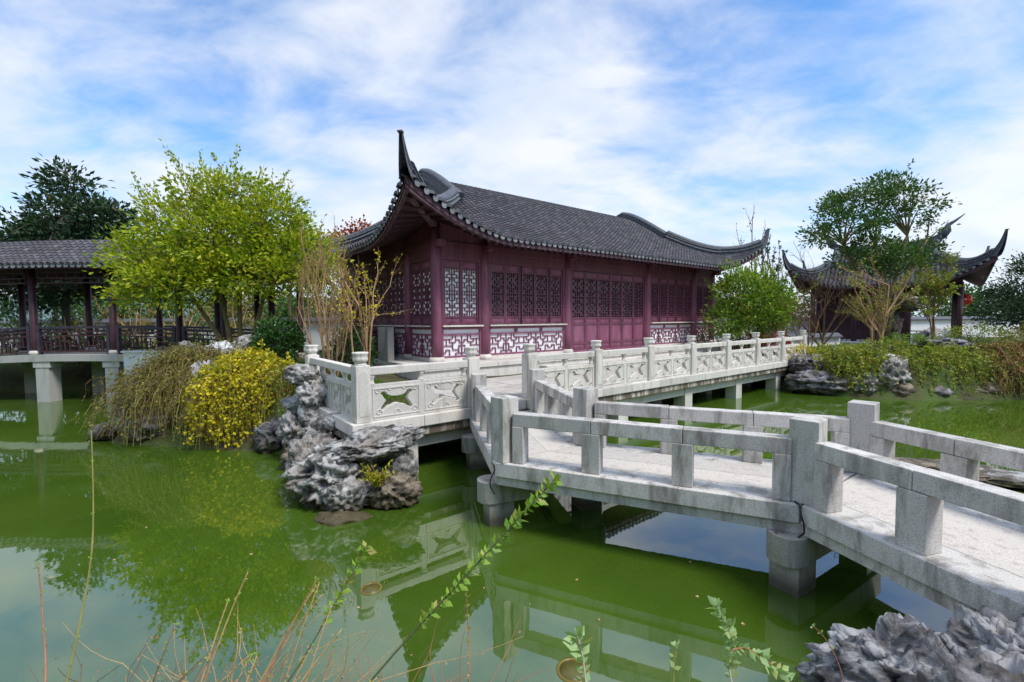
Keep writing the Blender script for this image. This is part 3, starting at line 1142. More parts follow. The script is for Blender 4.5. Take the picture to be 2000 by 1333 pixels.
def wall_bay(p0, p1, layout, paned, door=False, stone_sill=True):
    """a bay between two column centres p0, p1 (local xy); outside to the right of p0->p1 direction rotated -90"""
    p0, p1 = Vector(p0), Vector(p1)
    d = p1 - p0
    L = d.length
    rz = math.atan2(d.y, d.x)
    mid = (p0 + p1) / 2
    clear = L - 0.30

    def at(x, z, y=0.0):
        c, s_ = math.cos(rz), math.sin(rz)
        return (mid.x + x * c - y * s_, mid.y + x * s_ + y * c, z)
    jw = 0.07
    for sx in (-1, 1):
        z0 = P_TOP + 0.02 if door else SILL + 0.06
        MB().box(-jw / 2, jw / 2, -0.055, 0.055, 0, WTOP - z0).build('jamb', 'red_wood', hall, loc=at(sx * (clear / 2 - jw / 2), z0), rotz=rz)
    MB().box(-clear / 2, clear / 2, -0.06, 0.06, 0, 0.07).build('window_head', 'red_wood', hall, loc=at(0, WTOP), rotz=rz)
    groups = layout
    n = sum(groups)
    gap = 0.09
    inner = clear - 2 * jw - 0.02 - gap * (len(groups) - 1)
    w = inner / n - 0.008
    x = -clear / 2 + jw + 0.01
    for gi, g in enumerate(groups):
        for k in range(g):
            put_leaf('door' if door else 'window', w, paned, at(x + (w + 0.008) / 2, (P_TOP + 0.10) if door else (SILL + 0.05)), rz)
            x += w + 0.008
        if gi < len(groups) - 1:
            MB().box(-0.022, 0.022, -0.02, 0.04, 0, WTOP - SILL - 0.05).build('mullion', 'dark_wood', hall, loc=at(x + gap / 2, SILL + 0.05), rotz=rz)
            x += gap
    if door:
        MB().box(-clear / 2, clear / 2, -0.10, 0.06, 0, 0.10).build('threshold', 'panel_wood', hall, loc=at(0, P_TOP - 0.004), rotz=rz)
    else:
        MB().box(-clear / 2 - 0.02, clear / 2 + 0.02, -0.17, 0.08, 0, 0.045).build('sill', 'white_stone', hall, loc=at(0, SILL), rotz=rz)
        for k in range(2 * len(groups)):
            xx = -clear / 2 + clear * (k + 0.5) / (2 * len(groups))
            MB().box(-0.09, 0.09, -0.05, 0.02, 0, 0.03).build('sill_block', 'red_wood', hall, loc=at(xx, SILL + 0.046, -0.06), rotz=rz)
        b = fret_panel(clear, SILL - P_TOP - 0.12)
        b.location = at(0, P_TOP + 0.10)
        b.rotation_euler = (0, 0, rz)
        MB().box(-clear / 2, clear / 2, -0.06, 0.05, 0, 0.12).build('base_course', 'white_stone', hall, loc=at(0, P_TOP - 0.02), rotz=rz)


yf = -4.0
wall_bay((HX[0], yf), (HX[1], yf), [2], 'paper_pane')
wall_bay((HX[1], yf), (HX[2], yf), [2, 2, 1], 'dark_glass')
wall_bay((HX[2], yf), (HX[3], yf), [6], 'dark_glass', door=True)
wall_bay((HX[3], yf), (HX[4], yf), [1, 2, 2], 'dark_glass')
wall_bay((HX[4], yf), (HX[5], yf), [2], 'dark_glass')
wall_bay((HX[0], HY[1]), (HX[0], HY[0]), [2], 'paper_pane')
wall_bay((HX[0], HY[2]), (HX[0], HY[1]), [2, 2, 2], 'paper_pane')
wall_bay((HX[0], HY[3]), (HX[0], HY[2]), [2], 'dark_glass')
for k in range(3):
    wall_bay((HX[5], HY[k]), (HX[5], HY[k + 1]), [(2,), (2, 2, 2), (2,)][k], 'dark_glass')
MB().box(-7.4, 7.4, 3.96, 4.04, P_TOP, WTOP + 0.06).build('rear_wall', 'white_wall', hall)
MB().box(-7.45, 7.45, -3.85, 3.9, BEAM + 0.2, BEAM + 0.25).build('ceiling_board', 'dark_wood', hall)

HR = HipRoof(A=8.85, B=5.3, zE=3.86, rise=2.98, dG=3.0)
HR.build(hall, sides=(('f', -1), ('s', -1)), stuff_sides=(('s', 1), ('f', 1)), spire=0.82)

# ------------------------------------------------------------------ stone terrace over the water
T_TOP = 0.95
terrace = thing('stone_terrace', 'white stone terrace on square pillars along the front of the purple hall', 'terrace', tuple(UW(0, 0, 0)), HALL_ROT)
# (terrace-local x = u, y = w)
rngT = random.Random(4)
U0, U1, WF = 2.30, 20.4, 6.93
# front coping blocks: A-B stretch, opening (lower sill), C.. stretch
def coping_run(u0, u1, w0, w1, axis='x', n=None):
    L = (u1 - u0) if axis == 'x' else (w1 - w0)
    n = n or max(1, int(round(L / 1.15)))
    for i in range(n):
        a, b = i / n, (i + 1) / n
        j = rngT.uniform(-0.004, 0.004)
        if axis == 'x':
            MB().box(u0 + (u1 - u0) * a + 0.003, u0 + (u1 - u0) * b - 0.003, w0 + j, w1, 0.76, T_TOP + j).build('coping_slab', 'white_stone', terrace, bevel=0.012)
        else:
            MB().box(u0 + j, u1, w0 + (w1 - w0) * a + 0.003, w0 + (w1 - w0) * b - 0.003, 0.76, T_TOP + j).build('coping_slab', 'white_stone', terrace, bevel=0.012)


coping_run(U0, 4.74, WF, 7.32)
coping_run(4.75, 5.80, WF + 0.05, 7.32, n=1)
coping_run(5.81, U1, WF, 7.32)
coping_run(U0, 2.70, 7.325, 10.3, 'y')


def stained_run(u0, u1, w0, w1, axis='x'):
    L = (u1 - u0) if axis == 'x' else (w1 - w0)
    n = max(1, int(round(L / 0.9)))
    for i in range(n):
        a, b = i / n, (i + 1) / n
        if axis == 'x':
            MB().box(u0 + (u1 - u0) * a + 0.002, u0 + (u1 - u0) * b - 0.002, w0, w1, 0.60, 0.757).build('edge_course', 'stained_stone', terrace, bevel=0.01)
        else:
            MB().box(u0, u1, w0 + (w1 - w0) * a + 0.002, w0 + (w1 - w0) * b - 0.002, 0.60, 0.757).build('edge_course', 'stained_stone', terrace, bevel=0.01)


stained_run(U0 + 0.05, U1, WF + 0.05, 7.4)
stained_run(U0 + 0.05, 2.75, 7.41, 10.2, 'y')
MB().box(2.8, U1, 7.16, 7.38, 0.36, 0.597).build('edge_beam', 'white_stone', terrace)
MB().box(2.76, U1, 7.42, 9.6, 0.56, 0.75).build('slab_underside', 'concrete', terrace)
for u in (3.3, 6.1, 9.05, 12.0, 15.0, 18.0):
    MB().box(u - 0.19, u + 0.19, 7.13, 7.50, -1.2, 0.59).build('pillar', 'white_stone', terrace, bevel=0.012)
    MB().box(u - 0.17, u + 0.17, 7.51, 9.2, 0.30, 0.555).build('cross_beam', 'concrete', terrace)
    MB().box(u - 0.18, u + 0.18, 8.15, 8.5, -1.2, 0.298).build('pillar', 'concrete', terrace)
# paving slabs of the walkway
for iu in range(20):
    for iw in range(4):
        u0 = 4.42 + iu * 0.8
        w0 = 7.33 + iw * 0.72
        off = 0.4 * (iw % 2)
        a, b = u0 + off + 0.004, min(u0 + off + 0.8, U1) - 0.004
        if b - a < 0.1:
            continue
        t = T_TOP + rngT.uniform(-0.008, 0.002)
        MB().box(a, b, w0 + 0.004, w0 + 0.716, 0.80, t).build('paving_slab', 'paving', terrace)

# ------------------------------------------------------------------ carved balustrades
POST_H = 0.90
LOTUS = {}


def build_post(root, x, y, rotz=0.0):
    """square carved post with a lotus finial; x,y local to root, foot at z=0"""
    if 'post' not in LOTUS:
        p = MB().box(-0.115, 0.115, -0.115, 0.115, 0, POST_H)
        o = p.build('post', 'white_stone', root, bevel=0.012)
        rel = MB()
        for sx, sy in ((0, -1), (0, 1), (1, 0), (-1, 0)):
            # raised arched panel on each face
            pts = [(-0.07, 0.10), (0.07, 0.10), (0.07, 0.74)] + [(0.07 * math.cos(a), 0.74 + 0.07 * math.sin(a)) for a in np.linspace(0.3, math.pi - 0.3, 7)] + [(-0.07, 0.74)]
            V = []
            for dd in (0.113, 0.121):
                for q, z in pts:
                    V.append((q if sx == 0 else sx * dd, sy * dd if sx == 0 else q, z))
            n = len(pts)
            rel.add(V, [tuple(range(n)), tuple(range(2 * n - 1, n - 1, -1))] + [(i, (i + 1) % n, n + (i + 1) % n, n + i) for i in range(n)])
        rel.build('face_panel', 'white_stone', o)
        prof = [(0.095, 0.0), (0.10, 0.012), (0.085, 0.025), (0.075, 0.04), (0.10, 0.055), (0.118, 0.085), (0.112, 0.115), (0.105, 0.14), (0.118, 0.17), (0.128, 0.195), (0.118, 0.205), (0.07, 0.20), (0.02, 0.19)]
        lo = MB().lathe(prof, 48, scal=lambda j, a: 1.0 + (0.10 * (abs(math.cos(4 * a)) - 0.6) if 5 <= j <= 10 else 0.0))
        lo.v = [(v[0], v[1], v[2] + POST_H) for v in lo.v]
        lo.build('lotus_finial', 'white_stone', o, smooth=True)
        o.location = (x, y, 0)
        o.rotation_euler = (0, 0, rotz)
        LOTUS['post'] = o
        return o
    return copy_tree(LOTUS['post'], root, (x, y, 0), rotz)


def cloud_hole(cx, cz, w, h):
    """butterfly-shaped carved opening"""
    q = [(0.0, 0.42), (0.28, 0.46), (0.52, 0.62), (0.66, 0.95), (0.84, 0.98), (1.0, 0.80), (0.86, 0.55), (0.78, 0.28), (0.66, 0.06), (0.78, -0.22), (0.90, -0.52), (1.0, -0.80), (0.82, -0.98), (0.66, -0.80), (0.46, -0.55), (0.24, -0.48), (0.10, -0.34)]
    q = q + [(-x, z) for x, z in q[::-1] if x > 0]
    return [(cx + x * w * 0.5, cz + z * h * 0.5) for x, z in q]


def slab_with_holes(outer, holes, thick, name, mat, root):
    cu = bpy.data.curves.new(name, 'CURVE')
    cu.dimensions = '2D'
    cu.fill_mode = 'BOTH'
    cu.extrude = thick / 2
    cu.bevel_depth = 0.006
    cu.bevel_resolution = 0
    for poly in [outer] + holes:
        sp = cu.splines.new('POLY')
        sp.points.add(len(poly) - 1)
        for i, (a, b) in enumerate(poly):
            sp.points[i].co = (a, b, 0, 1)
        sp.use_cyclic_u = True
    tmp = bpy.data.objects.new('tmp', cu)
    COL.objects.link(tmp)
    dg = bpy.context.evaluated_depsgraph_get()
    me = bpy.data.meshes.new_from_object(tmp.evaluated_get(dg))
    me.transform(Matrix.Rotation(math.pi / 2, 4, 'X'))
    me.name = name
    bpy.data.objects.remove(tmp)
    bpy.data.curves.remove(cu)
    me.materials.clear()
    me.materials.append(MATS[mat])
    o = bpy.data.objects.new(name, me)
    link(o, root)
    return o


PANEL_CACHE = {}


def build_panel(root, p, q, cells):
    """carved stone panel with a rail, between post centres p and q (local)"""
    p, q = Vector(p), Vector(q)
    d = q - p
    L = d.length - 0.23
    rz = math.atan2(d.y, d.x)
    mid = (p + q) / 2
    key = (round(L, 2), cells)
    if key in PANEL_CACHE:
        for o in PANEL_CACHE[key]:
            copy_tree(o, root, (mid.x, mid.y, 0), rz)
        return
    made = []
    h = 0.575
    outer = [(-L / 2, 0.006), (L / 2, 0.006), (L / 2, h), (-L / 2, h)]
    holes = []
    cw = L / cells
    for i in range(cells):
        cx = -L / 2 + cw * (i + 0.5)
        holes.append(cloud_hole(cx, 0.30, min(0.58, cw * 0.64), 0.33))
    pan = slab_with_holes(outer, holes, 0.10, 'carved_panel', 'white_stone', root)
    fr = MB()
    for i in range(cells):
        cx = -L / 2 + cw * (i + 0.5)
        a, b = cx - cw / 2 + 0.05, cx + cw / 2 - 0.05
        for sy in (-1, 1):
            y0, y1 = (-0.069, -0.055) if sy < 0 else (0.055, 0.069)
            fr.box(a, b, y0, y1, 0.055, 0.072)
            fr.box(a, b, y0, y1, h - 0.072, h - 0.05)
            fr.box(a, a + 0.018, y0, y1, 0.0725, h - 0.0725)
            fr.box(b - 0.018, b, y0, y1, 0.0725, h - 0.0725)
    fr.build('relief_frame', 'white_stone', pan)
    scr = MB()
    for i in range(cells):
        cx = -L / 2 + cw * (i + 0.5)
        for sgn in (-1, 1):
            for (ox, oz, rr) in ((0.31, 0.13, 0.05), (0.33, 0.47, 0.045), (0.0, 0.10, 0.06), (0.12, 0.50, 0.04), (-0.12, 0.50, 0.04), (-0.31, 0.13, 0.05), (-0.33, 0.47, 0.045)):
                pts = [(cx + ox * min(1, cw / 0.9) + rr * (1 - 0.07 * k) * math.cos(k * 0.8), sgn * 0.060, oz + rr * (1 - 0.07 * k) * math.sin(k * 0.8)) for k in range(10)]
                scr.tube(pts, [0.010] * 10, 5)
    scr.build('carved_scroll', 'white_stone', pan)['kind'] = 'stuff'
    rail = MB().box(-L / 2, L / 2, -0.075, 0.075, 0.735, 0.86).build('top_rail', 'white_stone', root, bevel=0.014)
    sup = []
    for i in range(cells + 1):
        x = -L / 2 + cw * i
        x = min(max(x, -L / 2 + 0.05), L / 2 - 0.05)
        m = MB().lathe([(0.075, h), (0.05, h + 0.03), (0.045, h + 0.08), (0.07, h + 0.12), (0.085, h + 0.159)], 10)
        m.v = [(v[0] + x, v[1] * 0.8, v[2]) for v in m.v]
        sup.append(m.build('vase_support', 'white_stone', root, smooth=True))
    made = [pan, rail] + sup
    for o in made:
        o.location = (mid.x, mid.y, 0)
        o.rotation_euler = (0, 0, rz)
    PANEL_CACHE[key] = made


def balustrade(label, pts, cells, rot_local=0.0):
    origin = UW(pts[0][0], pts[0][1], T_TOP)
    root = thing('stone_balustrade', label, 'balustrade', tuple(origin), HALL_ROT, 'carved terrace balustrades')
    loc = [(p[0] - pts[0][0], p[1] - pts[0][1]) for p in pts]
    for i, p in enumerate(loc):
        if i == 0 and label.startswith('carved white balustrade run'):
            continue                       # shares the corner post with its neighbour
        build_post(root, p[0], p[1])
    for a, b in zip(loc[:-1], loc[1:]):
        build_panel(root, a, b, cells)
    return root


balustrade('short carved white balustrade with two openings left of the bridge entrance', [(2.50, 7.08), (4.56, 7.08)], 2)
balustrade('carved white balustrade run going back from the terrace corner beside the standing rock', [(2.50, 7.08), (2.50, 9.9)], 4)
balustrade('long carved white balustrade with lotus posts along the hall front', [(5.97 + 2.01 * i, 7.08) for i in range(8)], 2)

# ------------------------------------------------------------------ granite zigzag bridge
DECK = 0.785
bridge = thing('zigzag_bridge', 'grey granite zigzag footbridge with square posts and low rails over green water', 'bridge')
LP = [Vector(p) for p in ((-0.60, 8.10), (-0.10, 5.67), (2.83, 4.31), (3.34, 2.48))]
RP = [Vector(p) for p in ((0.48, 8.78), (1.03, 6.36), (3.99, 5.13), (4.70, 2.65))]


def offset_line(P, dist):
    """mitred offset of polyline to its right (+) side"""
    out = []
    for i, p in enumerate(P):
        if i == 0:
            d = (P[1] - P[0]).normalized()
            n = Vector((d.y, -d.x))
            out.append(p + n * dist)
        elif i == len(P) - 1:
            d = (P[-1] - P[-2]).normalized()
            out.append(p + Vector((d.y, -d.x)) * dist)
        else:
            d0 = (p - P[i - 1]).normalized()
            d1 = (P[i + 1] - p).normalized()
            n0, n1 = Vector((d0.y, -d0.x)), Vector((d1.y, -d1.x))
            b = (n0 + n1)
            b.normalize()
            out.append(p + b * (dist / max(0.3, b.dot(n0))))
    return out


# walking from the hall towards the camera: LP is on the right-hand side of travel
EL = offset_line(LP, 0.155)
ER = offset_line(RP, -0.155)
EL[0] = EL[0] + (EL[0] - EL[1]).normalized() * 0.22
ER[0] = ER[0] + (ER[0] - ER[1]).normalized() * 0.10
rngB = random.Random(9)
for sgi in range(3):
    a0, a1, b0, b1 = EL[sgi], EL[sgi + 1], ER[sgi], ER[sgi + 1]
    # four long deck planks; the outer two are the thick edge slabs
    cuts = [0.0, 0.235, 0.50, 0.765, 1.0]
    for k in range(4):
        f0, f1 = cuts[k], cuts[k + 1]
        g = 0.006
        da = (a1 - a0).normalized()
        q = [a0.lerp(b0, f0), a1.lerp(b1, f0), a1.lerp(b1, f1), a0.lerp(b0, f1)]
        c = sum(q, Vector((0, 0))) / 4
        q = [p + (c - p).normalized() * g * 2 for p in q]
        thick = 0.175 if k in (0, 3) else 0.15
        top = DECK + rngB.uniform(-0.003, 0.003)
        nm = 'edge_slab' if k in (0, 3) else 'deck_plank'
        MB().prism([tuple(p) for p in q][::1], DECK - thick, top).build(nm, 'granite' if k in (0, 3) else 'granite_deck', bridge, bevel=0.006)
    # girders, set back under the edge slabs
    for (s0, s1, t0, t1) in ((a0, a1, b0, b1), (b0, b1, a0, a1)):
        q = [s0.lerp(t0, 0.025), s1.lerp(t1, 0.025), s1.lerp(t1, 0.20), s0.lerp(t0, 0.20)]
        if s0 is b0:
            q = q[::-1]
        MB().prism([tuple(p) for p in q], DECK - 0.288, DECK - 0.178).build('girder', 'granite', bridge)


def bridge_side(P, name_seed):
    for i, p in enumerate(P):
        if i == 0:
            d = (P[1] - P[0])
        elif i == len(P) - 1:
            d = (P[-1] - P[-2])
        else:
            d = (P[i + 1] - P[i]).normalized() + (P[i] - P[i - 1]).normalized()
        rz = math.atan2(d.y, d.x)
        hw = 0.125
        MB().box(-hw, hw, -hw, hw, 0, 0.80).build('post', 'granite', bridge, loc=(p.x, p.y, DECK + 0.001), rotz=rz, bevel=0.009)
    for i in range(len(P) - 1):
        a, b = P[i], P[i + 1]
        d = (b - a)
        L = d.length
        d = d.normalized()
        rz = math.atan2(d.y, d.x)
        s0, s1 = 0.14, L - 0.14
        n = 3 if L > 2.2 else 2
        cuts = [s0 + (s1 - s0) * k / n for k in range(n + 1)]
        for k in range(n):
            m = (cuts[k] + cuts[k + 1]) / 2
            ln = cuts[k + 1] - cuts[k] - 0.006
            c = a + d * m
            MB().box(-ln / 2, ln / 2, -0.085, 0.085, 0.455, 0.612).build('rail', 'granite', bridge, loc=(c.x, c.y, DECK + rngB.uniform(-0.004, 0.004)), rotz=rz, bevel=0.009)
        sup = [s0 + 0.075, s1 - 0.075] + cuts[1:-1]
        for k, sx in enumerate(sup):
            w = 0.072 if k < 2 else 0.105
            c = a + d * sx
            MB().box(-w, w, -0.09, 0.09, 0.0, 0.451).build('baluster', 'granite', bridge, loc=(c.x, c.y, DECK + 0.001), rotz=rz, bevel=0.008)


bridge_side(LP, 0)
bridge_side(RP, 1)
for (l, r, ext) in ((EL[1] + Vector((-0.02, 0.26)), ER[1] + Vector((-0.06, -0.12)), 0.06), (EL[2] + Vector((-0.05, 0.10)), ER[2], 0.03), (EL[0].lerp(EL[1], 0.10), ER[0].lerp(ER[1], 0.12), 0.02)):
    d = (r - l).normalized()
    n = Vector((-d.y, d.x))
    a, b = l - d * ext, r + d * ext
    hw = 0.17
    poly = []
    for t in np.linspace(-math.pi / 2, math.pi / 2, 10):
        poly.append(b + d * (hw * math.cos(t)) * 0.9 + n * (hw * math.sin(t)))
    for t in np.linspace(math.pi / 2, 1.5 * math.pi, 10):
        poly.append(a + d * (hw * math.cos(t)) * 0.9 + n * (hw * math.sin(t)))
    MB().prism([tuple(p) for p in poly], 0.215, DECK - 0.292).build('pier_cap', 'pier_stone', bridge, bevel=0.01)
    for c in (a + d * 0.13, b - d * 0.13):
        q = [c + d * sx * 0.17 + n * sy * 0.14 for sx, sy in ((-1, -1), (1, -1), (1, 1), (-1, 1))]
        MB().prism([tuple(p) for p in q], -1.2, 0.213).build('pier_shaft', 'pier_stone', bridge, bevel=0.01)

# cables that droop over the deck edge at the two near corners
def cable(label, pts):
    m = MB().tube(pts, [0.009] * len(pts), 8)
    o = m.build('cable', 'black_rubber', smooth=True)
    return tag(o, label, 'cable', 'cables at the bridge corners')


e = EL[1]
cable('black cable drooping over the bridge edge at the left corner post', [(e.x - 0.02 + 0.03 * math.sin(k * 0.9), e.y - 0.03 - 0.015 * math.cos(k), DECK + 0.012 - k * 0.05) for k in range(9)])
e = EL[2]
cable('black cable curling under the bridge edge at the middle corner post', [(e.x - 0.01, e.y + 0.07, DECK + 0.010), (e.x - 0.02, e.y - 0.015, DECK + 0.012), (e.x - 0.02, e.y - 0.05, DECK - 0.08), (e.x - 0.0, e.y - 0.06, DECK - 0.16),
                                          (e.x + 0.01, e.y - 0.05, DECK - 0.24), (e.x - 0.04, e.y - 0.03, DECK - 0.30), (e.x - 0.13, e.y + 0.02, DECK - 0.315), (e.x - 0.2, e.y + 0.06, DECK - 0.29)])

# ------------------------------------------------------------------ covered gallery bridge on the left
gal = thing('covered_gallery', 'dark roofed gallery bridge with lattice railings on concrete piers at far left', 'gallery', (-14.5, 16.2, 0))
GX0, GX1 = -9.5, 7.2          # local x range
GYF, GYR = -1.0, 1.0


def gdeck(x):
    return 1.50 - 0.0085 * x * x if x < 3 else 1.4235 - 0.06 * (x - 3)


gx = np.linspace(GX0, GX1, 40)
V, F = [], []
for x in gx:
    z = gdeck(x)
    V += [(x, GYF - 0.25, z), (x, GYF - 0.25, z - 0.22), (x, GYR + 0.25, z - 0.22), (x, GYR + 0.25, z)]
for i in range(len(gx) - 1):
    for k in range(4):
        F.append((i * 4 + k, i * 4 + (k + 1) % 4, i * 4 + 4 + (k + 1) % 4, i * 4 + 4 + k))
mesh_obj('deck', V, F, 'concrete', gal)
for x in (-6.2, -3.6, -1.05, 1.25):
    for y in (GYF, GYR):
        MB().box(x - 0.28, x + 0.28, y - 0.22, y + 0.22, gdeck(x) - 0.42, gdeck(x) - 0.218).build('pier_head', 'concrete', gal)
        MB().box(x - 0.22, x + 0.22, y - 0.20, y + 0.20, -1.2, gdeck(x) - 0.422).build('pier', 'concrete', gal)
gcols = [-8.6, -6.3, -3.95, -1.45, 1.2, 3.4, 4.9, 6.5]


def gtop(x):
    return 4.40 - 0.006 * x * x


for x in gcols:
    for y in (GYF, GYR):
        MB().lathe([(0.10, 0), (0.105, 0.5), (0.095, gtop(x) - gdeck(x))], 14, x, y).build('column', 'gallery_wood', gal, smooth=True, loc=(0, 0, gdeck(x)))
        MB().lathe([(0.13, 0), (0.17, 0.05), (0.15, 0.12), (0.11, 0.14)], 14, x, y).build('column_base', 'white_stone', gal, smooth=True, loc=(0, 0, gdeck(x)))
        if y == GYF:
            for sx in (-0.16, 0.16):
                MB().box(x + sx - 0.05, x + sx + 0.05, y - 0.06, y + 0.06, gdeck(x), gdeck(x) + 0.98).build('rail_post', 'gallery_post', gal)
for a, b in zip(gcols[:-1], gcols[1:]):
    for y in (GYF, GYR):
        x0, x1 = a + 0.22, b - 0.22
        ra = MB()
        z0, z1 = gdeck(x0), gdeck(x1)
        ra.bar((x0, y, z0 + 0.90), (x1, y, z1 + 0.90), 0.12, 0.07)
        rail = ra.build('hand_rail', 'gallery_post', gal)
        la = MB()
        for hh in (0.10, 0.62, 0.76):
            la.bar((x0, y, z0 + hh), (x1, y, z1 + hh), 0.05, 0.045)
        nn = max(3, int((x1 - x0) / 0.30))
        for k in range(nn):
            fa, fb = k / nn, (k + 1) / nn
            xa, xb = x0 + (x1 - x0) * fa, x0 + (x1 - x0) * fb
            za = z0 + (z1 - z0) * fa
            zm = [0.62, 0.44, 0.28, 0.10]
            la.bar((xa, y, za + 0.10), (xa, y, za + 0.44 if k % 2 else za + 0.62), 0.032, 0.03)
            la.bar((xa, y, za + zm[1 + k % 2]), (xb, y, za + zm[1 + k % 2]), 0.034, 0.032)
            xm = (xa + xb) / 2
            la.bar((xm, y, za + (0.28 if k % 2 else 0.10)), (xm, y, za + (0.62 if k % 2 else 0.44)), 0.030, 0.028)
            la.bar((xa, y, za + 0.71), (xa, y, za + 0.86), 0.033, 0.03)
        la.build('lattice_railing', 'gallery_wood', gal)
        # hanging lattice under the eave beam
        ha = MB()
        zt0, zt1 = gtop(x0), gtop(x1)
        ha.bar((x0, y, zt0 - 0.08), (x1, y, zt1 - 0.08), 0.10, 0.22)
        ha.bar((x0, y, zt0 - 0.52), (x1, y, zt1 - 0.52), 0.04, 0.035)
        ha.bar((x0, y, zt0 - 0.36), (x1, y, zt1 - 0.36), 0.04, 0.035)
        for k in range(nn * 2 + 1):
            f = k / (nn * 2)
            xx = x0 + (x1 - x0) * f
            zz = zt0 + (zt1 - zt0) * f
            ha.bar((xx, y, zz - (0.52 if k % 2 else 0.36)), (xx, y, zz - (0.18 if not k % 2 else 0.36)), 0.03, 0.028)
        ha.build('hanging_lattice', 'gallery_wood', gal)


def groof(x, d, dz=0.0):
    """d from 0 (eave) to 1.65 (crest) on either side"""
    t = d / 1.65
    return gtop(x) - 0.02 + 1.0 * (0.85 * t + 0.45 * t * t - 0.30 * t ** 5) + dz


rg = MB()
nxs = np.linspace(GX0 - 0.2, GX1 + 0.3, 30)
ds = list(np.linspace(0, 1.65, 8))
prof = [(-1.65 + d, d) for d in ds] + [(1.65 - d, d) for d in ds[::-1][1:]]
V, F = [], []
for x in nxs:
    for y, d in prof:
        V.append((x, y, groof(x, d)))
    for y, d in prof[::-1]:
        V.append((x, y, groof(x, d) - 0.10))
m2 = 2 * len(prof)
for i in range(len(nxs) - 1):
    for k in range(m2):
        F.append((i * m2 + k, i * m2 + (k + 1) % m2, (i + 1) * m2 + (k + 1) % m2, (i + 1) * m2 + k))
groof_o = mesh_obj('roof', V, F, 'dark_wood', gal)
dripg = None
for x in np.arange(GX0 - 0.1, GX1 + 0.2, 0.21):
    n = 10
    V, F = [], []
    for sgn in (-1, 1):
        for i in range(n):
            d0, d1 = 1.65 * i / n - (0.05 if i == 0 else 0), 1.65 * (i + 1) / n + 0.02
            lo = np.array([x, sgn * (1.65 - d0), groof(x, max(d0, 0), 0.03)])
            hi = np.array([x, sgn * (1.65 - min(d1, 1.65)), groof(x, min(d1, 1.65), 0.012)])
            t = hi - lo
            nr = np.cross(np.array([1.0, 0, 0]), t)
            nr /= np.linalg.norm(nr)
            if nr[2] < 0:
                nr = -nr
            b = len(V)
            for p, rr in ((lo, 0.085), (hi, 0.072)):
                for a in np.linspace(0, math.pi, 6):
                    V.append(p + np.array([rr * math.cos(a), 0, 0]) + nr * rr * math.sin(a))
            for k in range(5):
                F.append((b + k, b + k + 1, b + 7 + k, b + 6 + k))
            F.append(tuple(b + k for k in range(6)))
            b = len(V)
            for p, up in ((lo, 0.02), (hi, -0.004)):
                for lat, dip in ((0.055, 0.01), (0.105, -0.018), (0.155, 0.01)):
                    V.append(p + np.array([lat, 0, 0]) + nr * (up - 0.02 + dip))
            F += [(b, b + 1, b + 4, b + 3), (b + 1, b + 2, b + 5, b + 4)]
    mesh_obj('tile_row', V, F, 'roof_tile', groof_o)
    if dripg is None:
        pts = [(-0.09, 0.05), (-0.09, 0.0)] + [(-0.09 * math.cos(a), -0.09 * math.sin(a)) for a in np.linspace(0.3, math.pi - 0.3, 6)] + [(0.09, 0.0), (0.09, 0.05)]
        k = len(pts)
        dripg = MB().add([(p[0], -0.012, p[1]) for p in pts] + [(p[0], 0.012, p[1]) for p in pts],
                         [tuple(range(k)), tuple(range(2 * k - 1, k - 1, -1))] + [(i, k + i, k + (i + 1) % k, (i + 1) % k) for i in range(k)]).build('drip_tile', 'drip_clay', groof_o)
        dripg.location = (x + 0.105, -1.67, groof(x, 0) + 0.01)
    else:
        copy_of(dripg, groof_o, (x + 0.105, -1.67, groof(x, 0) + 0.01))
# low white wall where the gallery lands
tag(MB().box(-11.9 + 0.0, -10.0, 13.9, 14.12, 0.2, 1.62).box(-11.95, -9.95, 13.86, 14.16, 1.621, 1.67).build('low_wall', 'white_wall'), 'low white wall with stone cap where the gallery meets the bank', 'wall')

# ------------------------------------------------------------------ second pavilion, far right behind trees
far = thing('lake_pavilion', 'dark pavilion with upswept tiled roof behind bare trees at far right', 'pavilion', (24.2, 29.8, 0.9), math.atan2(-0.66, 0.75))
FA, FB = 4.5, 3.2
FR = HipRoof(A=FA, B=FB, zE=3.55, rise=2.5, dG=2.0, L=1.35, R=2.6, sw=0.3)
FR.build(far, sides=(('f', -1),), stuff_sides=(('s', -1), ('s', 1), ('f', 1)), spire=1.15, rafters=False, ov=1.0)
for x in (-3.5, -1.3, 1.3, 3.5):
    for y in (-2.2, 2.2):
        MB().lathe([(0.14, 0), (0.14, 3.6)], 12, x, y).build('column', 'gallery_wood', far, smooth=True)
for y in (0.0,):
    for x in (-3.5, 3.5):
        MB().lathe([(0.14, 0), (0.14, 3.6)], 12, x, y).build('column', 'gallery_wood', far, smooth=True)
MB().box(-4.1, 4.1, -2.8, 2.8, -0.9, 0.12).build('podium', 'white_wall', far)
MB().box(-3.6, 3.6, -2.26, -2.14, 3.0, 4.1).box(-3.6, 3.6, 2.14, 2.26, 3.0, 4.1).box(3.44, 3.56, -2.13, 2.13, 3.0, 4.1).box(-3.56, -3.44, -2.13, 2.13, 3.0, 4.1).build('eave_beam', 'dark_wood', far)
MB().box(-3.4, 1.4, 1.2, 1.28, 0.12, 3.0).build('inner_wall', 'dark_wood', far)
